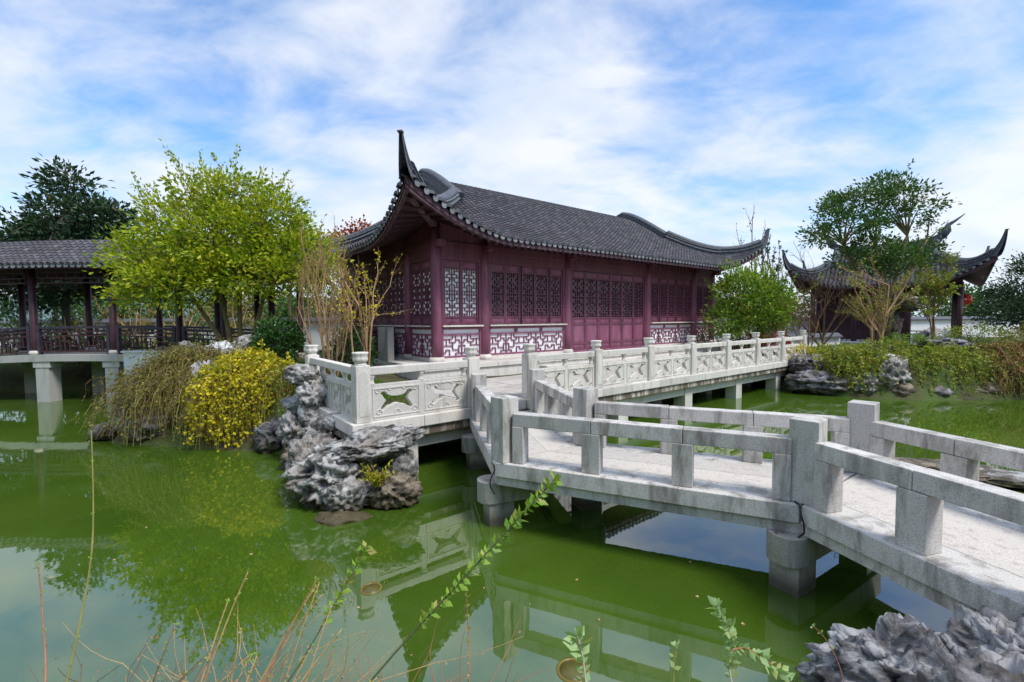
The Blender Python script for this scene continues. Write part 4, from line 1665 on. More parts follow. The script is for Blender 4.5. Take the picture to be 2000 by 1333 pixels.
for (p, q) in (((-3.5, -2.2), (3.5, -2.2)), ((3.5, -2.2), (3.5, 2.2))):
    m = MB()
    for hz in (0.35, 0.62, 0.8):
        m.bar((p[0], p[1], hz), (q[0], q[1], hz), 0.06, 0.06)
    n = 30
    for k in range(n):
        a = k / n
        x, y = p[0] + (q[0] - p[0]) * a, p[1] + (q[1] - p[1]) * a
        m.bar((x, y, 0.14), (x, y, 0.62), 0.035, 0.035)
    m.build('lattice_railing', 'gallery_wood', far)
# main ridge with upturned ends
rp = [(x, 0, float(FR.zf(FR.B)) + 0.12 + 0.5 * max(0, (abs(x) - 1.5) / 1.4) ** 2) for x in np.linspace(-2.8, 2.8, 23)]
m = MB()
for i in range(22):
    m.bar(rp[i], rp[i + 1], 0.22, 0.42)
m.build('main_ridge', 'ridge_tile', far)
for sx in (-1, 1):
    fin = MB().tube([(sx * 2.7, 0, rp[0][2]), (sx * 2.95, 0, rp[0][2] + 0.3), (sx * 3.0, 0, rp[0][2] + 0.6), (sx * 3.3, 0, rp[0][2] + 0.8), (sx * 3.7, 0, rp[0][2] + 1.15)], [0.28, 0.22, 0.12, 0.07, 0.025], 8)
    fin.build('ridge_finial', 'ridge_tile', far, smooth=True)
# red lantern under its right eave
lan = thing('red_lantern', 'small red lantern hanging under the far right pavilion eave', 'lantern', (26.9, 27.0, 3.55))
MB().lathe([(0.09, -0.30), (0.22, -0.20), (0.26, 0), (0.22, 0.20), (0.09, 0.30)], 16).build('shade', 'lantern_red', lan, smooth=True)
MB().lathe([(0.10, 0.30), (0.10, 0.36)], 12).build('top_cap', 'gold', lan)
MB().lathe([(0.10, -0.36), (0.10, -0.30)], 12).build('bottom_cap', 'gold', lan)
MB().tube([(0, 0, 0.36), (0, 0, 0.75)], [0.01, 0.01], 6).build('cord', 'gold', lan)
MB().tube([(0, 0, -0.36), (0, 0, -0.7)], [0.03, 0.02], 6).build('tassel', 'gold', lan)

# white garden walls in the background
def garden_wall(label, p, q, h):
    p, q = Vector(p), Vector(q)
    d = q - p
    rz = math.atan2(d.y, d.x)
    L = d.length
    root = thing('garden_wall', label, 'wall', (p.x, p.y, 0.8), rz)
    MB().box(0, L, -0.12, 0.12, -0.4, h).build('wall_face', 'white_wall', root)
    cap = MB()
    cap.prism([(0, -0.3), (L, -0.3), (L, 0.3), (0, 0.3)], h + 0.002, h + 0.06)
    cap.add([(0, -0.28, h + 0.061), (L, -0.28, h + 0.061), (L, 0, h + 0.26), (0, 0, h + 0.26), (0, 0.28, h + 0.061), (L, 0.28, h + 0.061)], [(0, 1, 2, 3), (3, 2, 5, 4), (0, 3, 4), (1, 5, 2)])
    cap.build('tile_cap', 'ridge_tile', root)


garden_wall('white garden wall with dark tile cap behind the covered gallery', (-34, 29), (-8.5, 24.5), 1.7)
garden_wall('white garden wall with dark tile cap between the hall and the far pavilion', (13.8, 33), (40, 36), 1.5)
garden_wall('low white garden wall beyond the right end of the hall', (13.9, 24.5), (19, 26.5), 0.6)
# wooden louvre box and stone slab by the hall's left side
c = UW(5.55, 14.9)
lou = thing('louvre_box', 'dark red slatted wooden box beside the left wall of the hall', 'louvre box', (c.x, c.y, 0.9), HALL_ROT)
for k in range(11):
    MB().box(-0.45, 0.45, -0.9, 0.9, 0.05 + k * 0.125, 0.05 + k * 0.125 + 0.09).build('slat', 'red_wood', lou)
for sx in (-0.43, 0.43):
    for sy in (-0.88, 0.88):
        MB().box(sx - 0.05, sx + 0.05, sy - 0.05, sy + 0.05, -0.1, 1.45).build('corner_post', 'dark_wood', lou)
c = UW(5.45, 13.2)
tag(MB().box(-0.10, 0.10, -0.38, 0.38, -0.1, 1.45).build('stone_slab', 'pier_stone', loc=(c.x, c.y, 0.9), rotz=HALL_ROT, bevel=0.02), 'upright grey stone slab beside the hall left corner windows', 'stone slab')

# ------------------------------------------------------------------ rocks


def rock(label, loc, size, mat, seed, sub=4, amp=0.34, freq=1.3, pit=0.30, rotz=0.0, tilt=(0, 0), group=None, blocky=0.0):
    bm = bmesh.new()
    bmesh.ops.create_icosphere(bm, subdivisions=sub, radius=1.0)
    off = Vector((seed * 13.7, seed * 7.1 + 3, seed * 3.3 - 5))
    for v in bm.verts:
        n = v.co.normalized()
        p = n * freq + off
        f = 0.55 * mnoise.fractal(p, 0.9, 2.1, 4) + 0.62 * (mnoise.ridged_multi_fractal(p * 1.3, 1.0, 2.1, 4, 1.0, 2.0) - 1.1)
        ds, _ = mnoise.voronoi(p * 1.5)
        pv = max(0.0, min(1.0, (0.48 - ds[0]) / 0.34))
        crack = max(0.0, 1 - (ds[1] - ds[0]) / 0.14)
        rdg = 1 - abs(mnoise.noise(p * 2.3)) * 2
        r = 1 + amp * f - pit * pv * pv * (3 - 2 * pv) * 0.9 - 0.11 * crack + 0.07 * rdg + 0.03 * mnoise.noise(p * 9) + 0.015 * mnoise.noise(p * 21)
        q = n * r
        if blocky:
            m = max(abs(n.x), abs(n.y), abs(n.z))
            q = q * ((1 - blocky) + blocky / m * 0.8)
        v.co = Vector((q.x * size[0], q.y * size[1], q.z * size[2]))
    me = bpy.data.meshes.new('rock')
    bm.to_mesh(me)
    bm.free()
    me.polygons.foreach_set('use_smooth', [True] * len(me.polygons))
    me.materials.append(MATS[mat])
    o = bpy.data.objects.new('rock', me)
    link(o)
    o.location = loc
    o.rotation_euler = (RAD(tilt[0]), RAD(tilt[1]), RAD(rotz))
    return tag(o, label, 'rock', group)


GR = 'garden rocks at the pond edge'
# boulder standing in the water in front of the terrace corner
rock('large pitted grey boulder standing in the water before the terrace corner', (-2.62, 6.62, 0.25), (0.60, 0.50, 0.48), 'rock_grey', 1, 6, 0.42, 1.7, 0.46, group=GR, blocky=0.3)
rock('flat pale slab of rock lying across the top of the large boulder', (-2.05, 6.68, 0.74), (0.66, 0.42, 0.17), 'rock_grey', 2, 5, 0.34, 2.0, 0.30, rotz=12, tilt=(6, -8), group=GR)
rock('rough grey rock forming the left shoulder of the boulder in the water', (-3.02, 6.85, 0.36), (0.38, 0.40, 0.42), 'rock_grey', 3, 5, 0.42, 1.9, 0.40, group=GR, blocky=0.2)
rock('small smooth pale stone at the right end of the boulder', (-1.62, 6.62, 0.42), (0.20, 0.20, 0.25), 'rock_grey', 4, 4, 0.22, 1.2, 0.12, group=GR)
rock('brown low rock with yellow fern at the waterline right of the boulder', (-1.75, 6.45, 0.10), (0.40, 0.30, 0.30), 'rock_brown', 5, 5, 0.36, 1.8, 0.38, group=GR)
rock('small holed grey rock at the waterline below the boulder', (-2.30, 6.22, 0.10), (0.30, 0.22, 0.26), 'rock_grey', 6, 5, 0.36, 2.1, 0.50, rotz=30, group=GR)
rock('brown rock showing just above the water in front of the boulder', (-2.28, 5.98, -0.15), (0.42, 0.26, 0.15), 'rock_brown', 7, 4, 0.3, 1.5, 0.25, group=GR)
# cluster between boulder and terrace
rock('rounded bluish stone resting on the terrace edge corner', (-3.02, 7.75, 0.82), (0.24, 0.20, 0.15), 'rock_grey', 8, 4, 0.18, 1.1, 0.08, rotz=20, group=GR)
rock('cracked grey rock in the middle of the pile left of the terrace', (-3.36, 7.95, 0.56), (0.36, 0.30, 0.28), 'rock_grey', 9, 5, 0.4, 1.9, 0.34, group=GR, blocky=0.25)
rock('dark grey upright rock under the jasmine at the left of the pile', (-4.08, 8.55, 0.50), (0.30, 0.30, 0.42), 'rock_grey', 10, 5, 0.38, 1.6, 0.34, group=GR)
rock('brown shadowed rock at the water below the rock pile', (-3.7, 8.15, 0.06), (0.46, 0.36, 0.34), 'rock_brown', 11, 5, 0.36, 1.6, 0.34, group=GR)
rock('grey rock low at the water between pile and boulder', (-3.25, 7.45, 0.22), (0.42, 0.40, 0.42), 'rock_grey', 12, 5, 0.4, 1.8, 0.36, group=GR)
# the standing scholar stone
rock('slate blue head stone balanced on top of the standing rock', (-3.92, 8.42, 1.56), (0.31, 0.25, 0.20), 'rock_grey', 13, 5, 0.22, 1.2, 0.10, tilt=(0, 8), group=GR)
rock('tan holed body of the standing rock beside the balustrade', (-3.74, 8.42, 1.20), (0.26, 0.24, 0.34), 'rock_white', 14, 5, 0.36, 1.5, 0.36, group=GR)
rock('narrow foot of the standing rock beside the balustrade', (-3.78, 8.40, 0.84), (0.20, 0.20, 0.22), 'rock_white', 15, 4, 0.3, 1.4, 0.2, group=GR)
rock('pale flat stone beside the foot of the standing rock', (-4.12, 8.60, 1.00), (0.26, 0.20, 0.13), 'rock_white', 16, 4, 0.24, 1.3, 0.12, group=GR)
# bank behind the weeping shrubs
rock('dark jagged rock by the low white wall', (-8.55, 12.0, 1.55), (0.50, 0.42, 0.42), 'rock_dark', 17, 5, 0.42, 1.8, 0.4, group=GR)
rock('big smooth white rock behind the yellow jasmine', (-7.35, 11.4, 1.55), (0.55, 0.48, 0.46), 'rock_white', 18, 5, 0.24, 1.1, 0.14, group=GR)
rock('leaning grey rock at the foot of the lime green tree', (-6.95, 11.9, 1.78), (0.52, 0.36, 0.36), 'rock_grey', 19, 5, 0.34, 1.5, 0.26, tilt=(0, -24), group=GR)
rock('tall pitted white rock between the two weeping shrubs', (-6.75, 10.1, 0.85), (0.48, 0.42, 0.75), 'rock_white', 20, 5, 0.4, 1.5, 0.40, group=GR)
rock('grey rock under the yellow jasmine at the waterline', (-4.85, 9.2, 0.14), (0.38, 0.32, 0.36), 'rock_dark', 21, 5, 0.38, 1.6, 0.34, group=GR)
rock('dark rock under the brown weeping shrub', (-7.9, 10.2, 0.32), (0.9, 0.55, 0.55), 'rock_dark', 22, 5, 0.38, 1.5, 0.34, group=GR)
rock('small dark rock at the water left of the brown shrub', (-9.15, 10.15, 0.08), (0.34, 0.28, 0.20), 'rock_dark', 23, 4, 0.3, 1.4, 0.2, group=GR)
# right bank
rock('broad black rock at the water where the terrace ends', (10.75, 15.75, 0.28), (1.05, 0.75, 0.42), 'rock_dark', 24, 5, 0.3, 1.2, 0.2, rotz=-10, group=GR)
rock('dark rock with yellow leaves above the terrace end', (10.75, 16.6, 0.80), (0.62, 0.50, 0.38), 'rock_dark', 25, 5, 0.36, 1.5, 0.3, group=GR)
rock('pale craggy rock at the water in the middle of the right bank', (12.55, 15.0, 0.55), (0.55, 0.45, 0.62), 'rock_grey', 26, 5, 0.42, 1.7, 0.42, group=GR)
rock('brown base rock at the waterline of the right bank', (12.75, 14.75, 0.10), (0.55, 0.40, 0.34), 'rock_brown', 27, 4, 0.34, 1.4, 0.3, group=GR)
rock('white flat stone on top of the right bank', (12.95, 15.6, 1.10), (0.48, 0.36, 0.18), 'rock_white', 28, 4, 0.26, 1.3, 0.16, group=GR)
rock('flat layered black rock on the crest of the right bank', (15.75, 16.6, 1.52), (0.85, 0.55, 0.26), 'rock_dark', 29, 5, 0.4, 1.9, 0.34, rotz=14, group=GR)
rock('pale rock below the black rock on the right bank', (14.55, 15.6, 0.85), (0.40, 0.36, 0.45), 'rock_white', 30, 4, 0.34, 1.4, 0.3, group=GR)
rock('white rockery stone beside the far pavilion podium', (20.1, 21.6, 1.45), (0.75, 0.55, 0.55), 'rock_white', 31, 4, 0.34, 1.4, 0.3, group=GR)
rock('tall brown standing stone behind the bare tree', (18.35, 22.2, 2.15), (0.55, 0.45, 1.15), 'rock_brown', 32, 5, 0.36, 1.2, 0.34, group=GR)
rock('overhanging head of the tall brown standing stone', (18.75, 22.0, 3.25), (0.85, 0.48, 0.42), 'rock_brown', 33, 5, 0.34, 1.3, 0.3, tilt=(0, 14), group=GR)
# flat rock seen through the right rail of the bridge
rock('flat brown rock barely above the water beyond the bridge rail', (7.0, 7.35, 0.02), (0.95, 0.50, 0.14), 'rock_brown', 34, 5, 0.3, 1.5, 0.2, rotz=-20, group=GR)
rock('flat white rock edge beside the flat brown rock beyond the bridge', (7.75, 6.9, 0.03), (0.75, 0.26, 0.11), 'rock_white', 35, 4, 0.3, 1.5, 0.15, rotz=-25, group=GR)
# near bank, bottom right
rock('craggy slate rock at the bottom edge under the bridge end', (2.42, 2.62, 0.28), (0.55, 0.36, 0.36), 'rock_slate', 36, 6, 0.4, 1.8, 0.4, group=GR)
rock('tall craggy slate rock against the bridge side at bottom right', (2.86, 2.42, 0.48), (0.42, 0.36, 0.34), 'rock_slate', 37, 6, 0.42, 1.9, 0.4, group=GR)
rock('slate rock in the bottom right corner of the bank', (2.62, 2.10, 0.45), (0.62, 0.42, 0.34), 'rock_slate', 38, 5, 0.4, 1.9, 0.4, group=GR)
rock('pale topped slate rock nearest the water at bottom right', (2.15, 2.40, 0.10), (0.40, 0.30, 0.30), 'rock_slate', 39, 5, 0.4, 1.9, 0.36, group=GR)
rock('slate rock filling the bottom right corner beside the bridge end', (2.42, 1.98, 0.50), (0.60, 0.38, 0.40), 'rock_slate', 41, 5, 0.4, 1.9, 0.4, group=GR)
rock('small dark rock at the waterline below the green vine', (13.7, 14.65, 0.10), (0.55, 0.35, 0.30), 'rock_dark', 42, 4, 0.34, 1.5, 0.3, group=GR)
rock('brown rock at the waterline below the rusty weeping shrub', (15.3, 14.75, 0.12), (0.6, 0.4, 0.34), 'rock_brown', 43, 4, 0.34, 1.5, 0.3, group=GR)
rock('dark rock at the waterline near the right picture edge', (17.3, 14.6, 0.10), (0.7, 0.4, 0.34), 'rock_dark', 44, 4, 0.34, 1.5, 0.3, group=GR)
rock('pale rock low on the right bank left of the craggy rock', (11.75, 15.05, 0.30), (0.42, 0.34, 0.40), 'rock_grey', 45, 5, 0.4, 1.7, 0.4, group=GR)
rock('grey rock among the vines right of the craggy rock', (13.55, 15.05, 0.45), (0.40, 0.32, 0.42), 'rock_grey', 46, 5, 0.4, 1.7, 0.4, group=GR)
rock('low grey rock on the far left bank under the gallery', (-12.0, 17.3, 0.5), (0.8, 0.5, 0.5), 'rock_grey', 40, 4, 0.36, 1.4, 0.3, group=GR)

# ------------------------------------------------------------------ foliage helpers


def unit(v):
    return v / (np.linalg.norm(v, axis=-1, keepdims=True) + 1e-9)


def leaf_geo(P, D, S, ratio, rg, fold=0.12):
    n = len(P)
    D = unit(D)
    R = unit(np.cross(D, rg.normal(size=(n, 3))))
    Nn = np.cross(D, R)
    S = np.asarray(S)[:, None]
    base = P
    tip = P + D * S
    mid = P + D * S * 0.48
    a = mid + R * S * ratio * 0.5 + Nn * S * fold
    b = mid - R * S * ratio * 0.5 + Nn * S * fold
    V = np.stack([base, a, tip, b], 1).reshape(-1, 3)
    i = np.arange(n)[:, None] * 4
    F = np.concatenate([i + np.array([0, 1, 2]), i + np.array([0, 2, 3])], 0)
    return V, F


def leaves_obj(name, P, D, S, ratio, mat, parent, rg, fold=0.12):
    V, F = leaf_geo(np.asarray(P), np.asarray(D), np.asarray(S), ratio, rg, fold)
    return np_mesh_obj(name, V, F, mat, parent)


def curve_pts(a, b, bend, n=6):
    a, b, bend = np.asarray(a, float), np.asarray(b, float), np.asarray(bend, float)
    t = np.linspace(0, 1, n)[:, None]
    return (1 - t) ** 2 * a + 2 * t * (1 - t) * (a * 0.5 + b * 0.5 + bend) + t ** 2 * b


def sample_blobs(blobs, n, rg, shell=0.5):
    w = np.array([b[1][0] * b[1][1] * b[1][2] for b in blobs])
    w = w ** 0.8
    w /= w.sum()
    ids = rg.choice(len(blobs), n, p=w)
    v = unit(rg.normal(size=(n, 3)))
    r = rg.uniform(0, 1, n) ** (1 / 3.0)
    r = shell + (1 - shell) * r
    C = np.array([b[0] for b in blobs])[ids]
    Rr = np.array([b[1] for b in blobs])[ids]
    return C + v * r[:, None] * Rr, v


def tree(name, label, base, trunks, blobs, n_limb, n_cl, per, leaf, ratio, cl_r, leafmat, bark, seed, r0=0.12, cat='tree', group=None, shell=0.35, sprigs=0, up=0.3, droop=0.0, sub='crown'):
    """trunks: list of polylines relative to base; clusters of leaves hang on twigs that leave the nearest limb"""
    rg = np.random.default_rng(seed)
    root = thing(name, label, cat, base, 0, group)
    m = MB()
    nodes = []
    for tr in trunks:
        k = len(tr)
        rad = [r0 * (1 - 0.5 * i / max(1, k - 1)) for i in range(k)]
        m.tube(tr, rad, 8)
        nodes += [np.array(p, float) for p in tr[k // 2:]]
    heads = [np.array(tr[-1], float) for tr in trunks]
    L, _ = sample_blobs(blobs, n_limb, rg, 0.45)
    limb_nodes = list(nodes)
    for t in L:
        h = heads[int(np.argmin([np.linalg.norm(t - x) for x in heads]))]
        bend = np.array([0, 0, 0.18 * np.linalg.norm(t - h)]) + rg.normal(size=3) * 0.12
        cp = curve_pts(h, t, bend, 6)
        m.tube([tuple(p) for p in cp], list(np.linspace(r0 * 0.42, r0 * 0.10, 6)), 5, False)
        limb_nodes += list(cp[1:])
    LN = np.array(limb_nodes)
    C, out = sample_blobs(blobs, n_cl, rg, shell)
    Ps, Ds, Ss = [], [], []
    for c, o in zip(C, out):
        j = int(np.argmin(((LN - c) ** 2).sum(1)))
        cp = curve_pts(LN[j], c, rg.normal(size=3) * 0.06 + np.array([0, 0, 0.05]), 4)
        m.tube([tuple(p) for p in cp], list(np.linspace(r0 * 0.11, r0 * 0.045, 4)), 4, False)
        k = max(2, int(per * rg.uniform(0.6, 1.4)))
        pos = c + rg.normal(size=(k, 3)) * cl_r * np.array([1, 1, 0.75])
        d = (pos - c) / cl_r * 0.6 + o * 0.6 + rg.normal(size=(k, 3)) * 0.5 + np.array([0, 0, up])
        Ps.append(pos)
        Ds.append(d)
        Ss.append(leaf * rg.uniform(0.65, 1.25, k))
    for i in range(sprigs):      # long upright shoots that poke out of the crown
        p, o = sample_blobs(blobs, 1, rg, 0.9)
        p, o = p[0], o[0]
        if o[2] < 0.1:
            continue
        d = unit(np.array([o[0] * 0.5, o[1] * 0.5, 1.0]) + rg.normal(size=3) * 0.12)
        ln = rg.uniform(0.35, 0.95)
        m.tube([tuple(p - d * 0.5), tuple(p + d * ln * 0.5), tuple(p + d * ln)], [r0 * 0.07, r0 * 0.05, r0 * 0.03], 4, False)
        k = int(ln * 26)
        t = rg.uniform(0, 1, k)
        Ps.append(p + d * (ln * t)[:, None] + rg.normal(size=(k, 3)) * 0.03)
        Ds.append(d + rg.normal(size=(k, 3)) * 0.8)
        Ss.append(leaf * rg.uniform(0.6, 1.0, k))
    m.build('trunk', bark, root, smooth=True)
    P, D, S = np.concatenate(Ps), np.concatenate(Ds), np.concatenate(Ss)
    leaves_obj(sub, P, D, S, ratio, leafmat, root, rg)
    return root


def bare_tree(name, label, base, stems, seed, bark, r0=0.03, levels=3, spread=0.5, kids=4, leafmat=None, n_leaf=0, leaf=0.05, cat='tree', group=None, taper=0.55, shrink=0.55):
    """leafless branching shrub; stems = list of (start offset, end offset)"""
    rg = np.random.default_rng(seed)
    root = thing(name, label, cat, base, 0, group)
    m = MB()
    tips = []

    def br(a, b, r, lv):
        a, b = np.asarray(a, float), np.asarray(b, float)
        ln = np.linalg.norm(b - a)
        cp = curve_pts(a, b, rg.normal(size=3) * ln * 0.07, 5)
        m.tube([tuple(p) for p in cp], list(np.linspace(r, r * taper, 5)), 6 if lv > 1 else 4, False)
        tips.extend(cp[2:])
        if lv == 0:
            return
        d = unit(b - a)
        for k in range(kids):
            t = rg.uniform(0.35, 1.0) if k else 1.0
            i = min(4, int(t * 4))
            s = cp[i]
            nd = unit(d + rg.normal(size=3) * spread + np.array([0, 0, 0.18]))
            br(s, s + nd * ln * shrink * rg.uniform(0.7, 1.25), r * taper * (0.85 if k else 1.0), lv - 1)
    for a, b in stems:
        br(a, b, r0, levels)
    m.build('branches', bark, root, smooth=True)
    if leafmat and n_leaf:
        T = np.array(tips)
        P = T[rg.integers(0, len(T), n_leaf)] + rg.normal(size=(n_leaf, 3)) * 0.03
        leaves_obj('leaves', P, rg.normal(size=(n_leaf, 3)) + np.array([0, 0, 0.2]), leaf * rg.uniform(0.6, 1.3, n_leaf), 0.6, leafmat, root, rg)
    return root


def weeping(name, label, base, crest, n, reach, drop, stem_mats, leafmat, leaf_n, leaf, seed, r=0.006, dirc=(0, -1, 0), cat='shrub', spread=0.9, floor=-0.07, group=None, lift=0.35, tier=(0, 0, 0)):
    """arching shoots from a crest line that fall over the bank"""
    rg = np.random.default_rng(seed)
    root = thing(name, label, cat, base, 0, group)
    meshes = [MB() for _ in stem_mats]
    LPs, LDs = [], []
    crest = np.array(crest, float)
    dirc = np.array(dirc, float)
    bz = base[2]
    for i in range(n):
        t = rg.uniform(0, len(crest) - 1.001)
        k = int(t)
        s = crest[k] + (crest[k + 1] - crest[k]) * (t - k) + rg.normal(size=3) * np.array([0.15, 0.18, 0.07]) + np.array(tier) * rg.uniform(0, 1) ** 1.5
        d = unit(dirc + rg.normal(size=3) * np.array([spread, spread * 0.6, 0.25]))
        Lh = reach * rg.uniform(0.25, 1.1)
        dp = drop * rg.uniform(0.45, 1.15)
        tt = np.linspace(0, 1, 8)
        up_ = lift * rg.uniform(0.3, 1.2)
        pts = s[None, :] + d[None, :] * (Lh * (1 - (1 - tt) ** 1.6))[:, None]
        pts[:, 2] += up_ * np.sin(np.minimum(tt * 2.2, math.pi)) * (1 - tt * 0.5) - dp * tt ** 2.0
        pts[1:-1] += rg.normal(size=(6, 3)) * 0.035
        ok = pts[:, 2] + bz > floor
        if ok.sum() < 4:
            continue
        pts = pts[:int(np.argmin(ok)) if not ok.all() else 8]
        if len(pts) < 3:
            continue
        mi = int(rg.integers(0, len(meshes)))
        meshes[mi].tube([tuple(p) for p in pts], list(np.linspace(r, r * 0.5, len(pts))), 3, False)
        q = rg.uniform(0.1, 1, leaf_n) * (len(pts) - 1.001)
        ki = q.astype(int)
        LPs.append(pts[ki] + (pts[ki + 1] - pts[ki]) * (q - ki)[:, None] + rg.normal(size=(leaf_n, 3)) * 0.02)
        LDs.append(rg.normal(size=(leaf_n, 3)) + np.array([0, 0, -0.1]))
    for mm, mt in zip(meshes, stem_mats):
        mm.build('stems', mt, root)
    P, D = np.concatenate(LPs), np.concatenate(LDs)
    leaves_obj('leaves', P, D, leaf * rg.uniform(0.6, 1.3, len(P)), 0.75, leafmat, root, rg)
    return root


def bush(name, label, base, blobs, n, leaf, leafmat, seed, ratio=0.5, cat='shrub', group=None, stemmat='bark_dark', shell=0.55, core=True):
    rg = np.random.default_rng(seed)
    root = thing(name, label, cat, base, 0, group)
    P, o = sample_blobs(blobs, n, rg, shell)
    # clumping: pull leaves towards a smaller set of shoot tips
    K = max(12, n // 16)
    C, _ = sample_blobs(blobs, K, rg, 0.65)
    idx = rg.integers(0, K, n)
    P = np.where(rg.uniform(size=(n, 1)) < 0.75, C[idx] + rg.normal(size=(n, 3)) * leaf * 0.9, P)
    D = unit(P - np.array([b[0] for b in blobs]).mean(0)) * 0.7 + rg.normal(size=(n, 3)) * 0.55 + np.array([0, 0, 0.35])
    leaves_obj('foliage', P, D, leaf * rg.uniform(0.65, 1.25, n), ratio, leafmat, root, rg)
    m = MB()
    for c in C[:min(K, 60)]:
        cp = curve_pts((0, 0, 0), c, rg.normal(size=3) * 0.05, 4)
        m.tube([tuple(p) for p in cp], [0.018, 0.014, 0.009, 0.005], 4, False)
    m.build('stems', stemmat, root)
    return root

# ------------------------------------------------------------------ trees and shrubs, left half
tree('lime_tree', 'bright lime green multi-stemmed tree in front of the covered gallery', (-8.4, 13.5, 1.55),
     [[(0, 0, -0.2), (-0.25, 0, 0.5), (-0.7, -0.1, 1.3), (-1.0, -0.2, 1.9)], [(0.25, 0.1, -0.2), (0.28, 0.1, 0.7), (0.35, 0.0, 1.6), (0.5, -0.1, 2.2)], [(0.55, 0.25, -0.2), (0.7, 0.2, 0.8), (1.0, 0.1, 1.7), (1.5, 0.1, 2.4)], [(0.05, 0, -0.2), (-0.05, 0.05, 0.8), (-0.2, 0.0, 1.8), (-0.3, 0.1, 2.6)]],
     [((-2.1, 0, 2.7), (1.1, 1.2, 0.85)), ((-1.3, 0.2, 3.8), (1.2, 1.1, 0.9)), ((0.1, -0.2, 3.3), (1.3, 1.4, 1.1)), ((0.3, 0.1, 4.6), (1.2, 0.9, 0.65)), ((-0.7, 0.1, 4.9), (0.7, 0.7, 0.5)), ((1.3, 0.1, 3.9), (1.0, 1.0, 0.8)), ((2.1, 0.1, 2.7), (1.15, 1.1, 0.85)), ((1.0, -0.6, 2.3), (1.2, 0.9, 0.6)), ((-0.8, -0.6, 2.1), (1.5, 1.0, 0.6)), ((-1.9, -0.4, 1.9), (0.8, 0.8, 0.45))],
     52, 830, 27, 0.145, 0.48, 0.17, 'leaf_lime', 'bark_olive', 11, r0=0.085, sprigs=300, shell=0.3)
tree('magnolia_tree', 'tall dark evergreen tree rising behind the gallery roof at far left', (-20.6, 21.0, 0.9),
     [[(0, 0, -0.2), (0.1, 0, 2.5), (0.2, 0, 4.5), (0.4, 0, 6.5)]],
     [((0.3, 0, 4.5), (2.9, 2.2, 1.5)), ((0.7, 0, 6.3), (1.9, 1.6, 1.1)), ((0.55, 0, 8.0), (0.85, 0.8, 0.75)), ((-1.7, 0, 5.6), (1.3, 1.1, 0.9)), ((2.3, 0, 6.3), (1.0, 1.0, 0.7)), ((-1.0, -0.2, 3.4), (2.2, 1.5, 0.9))],
     34, 560, 24, 0.27, 0.45, 0.22, 'leaf_dark', 'bark_dark', 12, r0=0.18, shell=0.35)
# bare crape-myrtle shrubs by the hall corner
bare_tree('bare_shrub', 'tan leafless shrub of many upright stems beside the hall left wall', (-4.65, 11.4, 1.15),
          [((0.05 * i - 0.2, 0.04 * (i % 3), 0), (0.12 * (i - 4.5), 0.15 * ((i * 7) % 5 - 2), 1.7 + 0.16 * ((i * 3) % 4))) for i in range(10)], 21, 'bark_tan', r0=0.024, levels=4, spread=0.28, kids=4, leafmat='leaf_jasmine', n_leaf=160, leaf=0.06, cat='shrub', shrink=0.48)
bare_tree('bare_shrub', 'tan leafless shrub with scattered yellow leaves against the dark hall windows', (-3.55, 10.9, 1.0),
          [((0.04 * i - 0.05, 0, 0), (0.17 * (i - 1.3), 0.15 * ((i * 3) % 3 - 1), 1.7 + 0.2 * (i % 2))) for i in range(4)], 22, 'bark_tan', r0=0.032, levels=4, spread=0.36, kids=3, leafmat='leaf_jasmine', n_leaf=420, leaf=0.075, cat='shrub', shrink=0.5)
bush('round_shrub', 'rounded glossy dark green shrub behind the yellow jasmine', (-5.9, 11.45, 1.3), [((0, 0, 0.82), (0.56, 0.5, 0.46)), ((0.05, 0, 0.6), (0.5, 0.45, 0.35))], 2600, 0.10, 'leaf_camellia', 31, 0.55, shell=0.45)
bush('corner_shrub', 'dark green shrub behind the bare stems near the slatted box', (-4.35, 12.4, 0.95), [((0, 0, 0.7), (0.55, 0.45, 0.65))], 1500, 0.11, 'leaf_camellia', 32, 0.5)
weeping('jasmine_shrub', 'cascading bright yellow jasmine hanging over the rocks to the water', (-5.65, 10.1, 0.95),
        [(-0.50, -0.1, 0.55), (-0.1, 0, 0.85), (0.3, 0.05, 0.72), (0.6, 0.1, 0.50)], 1050, 0.55, 1.8, ['twig_green', 'twig_brown'], 'leaf_jasmine', 24, 0.07, 41, r=0.005, dirc=(-0.12, -0.8, 0.1), spread=0.42, tier=(-0.45, -0.5, -0.55))
weeping('brown_weeping_shrub', 'olive brown weeping shrub with bare arching shoots left of the jasmine', (-7.5, 10.95, 0.9),
        [(-0.75, 0.0, 0.55), (-0.1, 0.1, 0.80), (0.6, 0.1, 0.75), (1.05, 0.0, 0.55)], 1700, 1.05, 1.3, ['twig_brown', 'twig_green', 'bark_olive'], 'leaf_olive', 14, 0.055, 42, r=0.006, dirc=(-0.1, -0.75, 0.15), spread=0.72, tier=(-0.1, -0.95, -0.55))
weeping('jasmine_shrub', 'small greenish trailing shrub at the right flank of the yellow jasmine', (-4.75, 9.9, 0.95),
        [(-0.3, 0, 0.35), (0.3, 0, 0.42)], 130, 0.6, 0.85, ['twig_brown', 'twig_green'], 'leaf_cover', 14, 0.05, 43, r=0.005, spread=0.7)
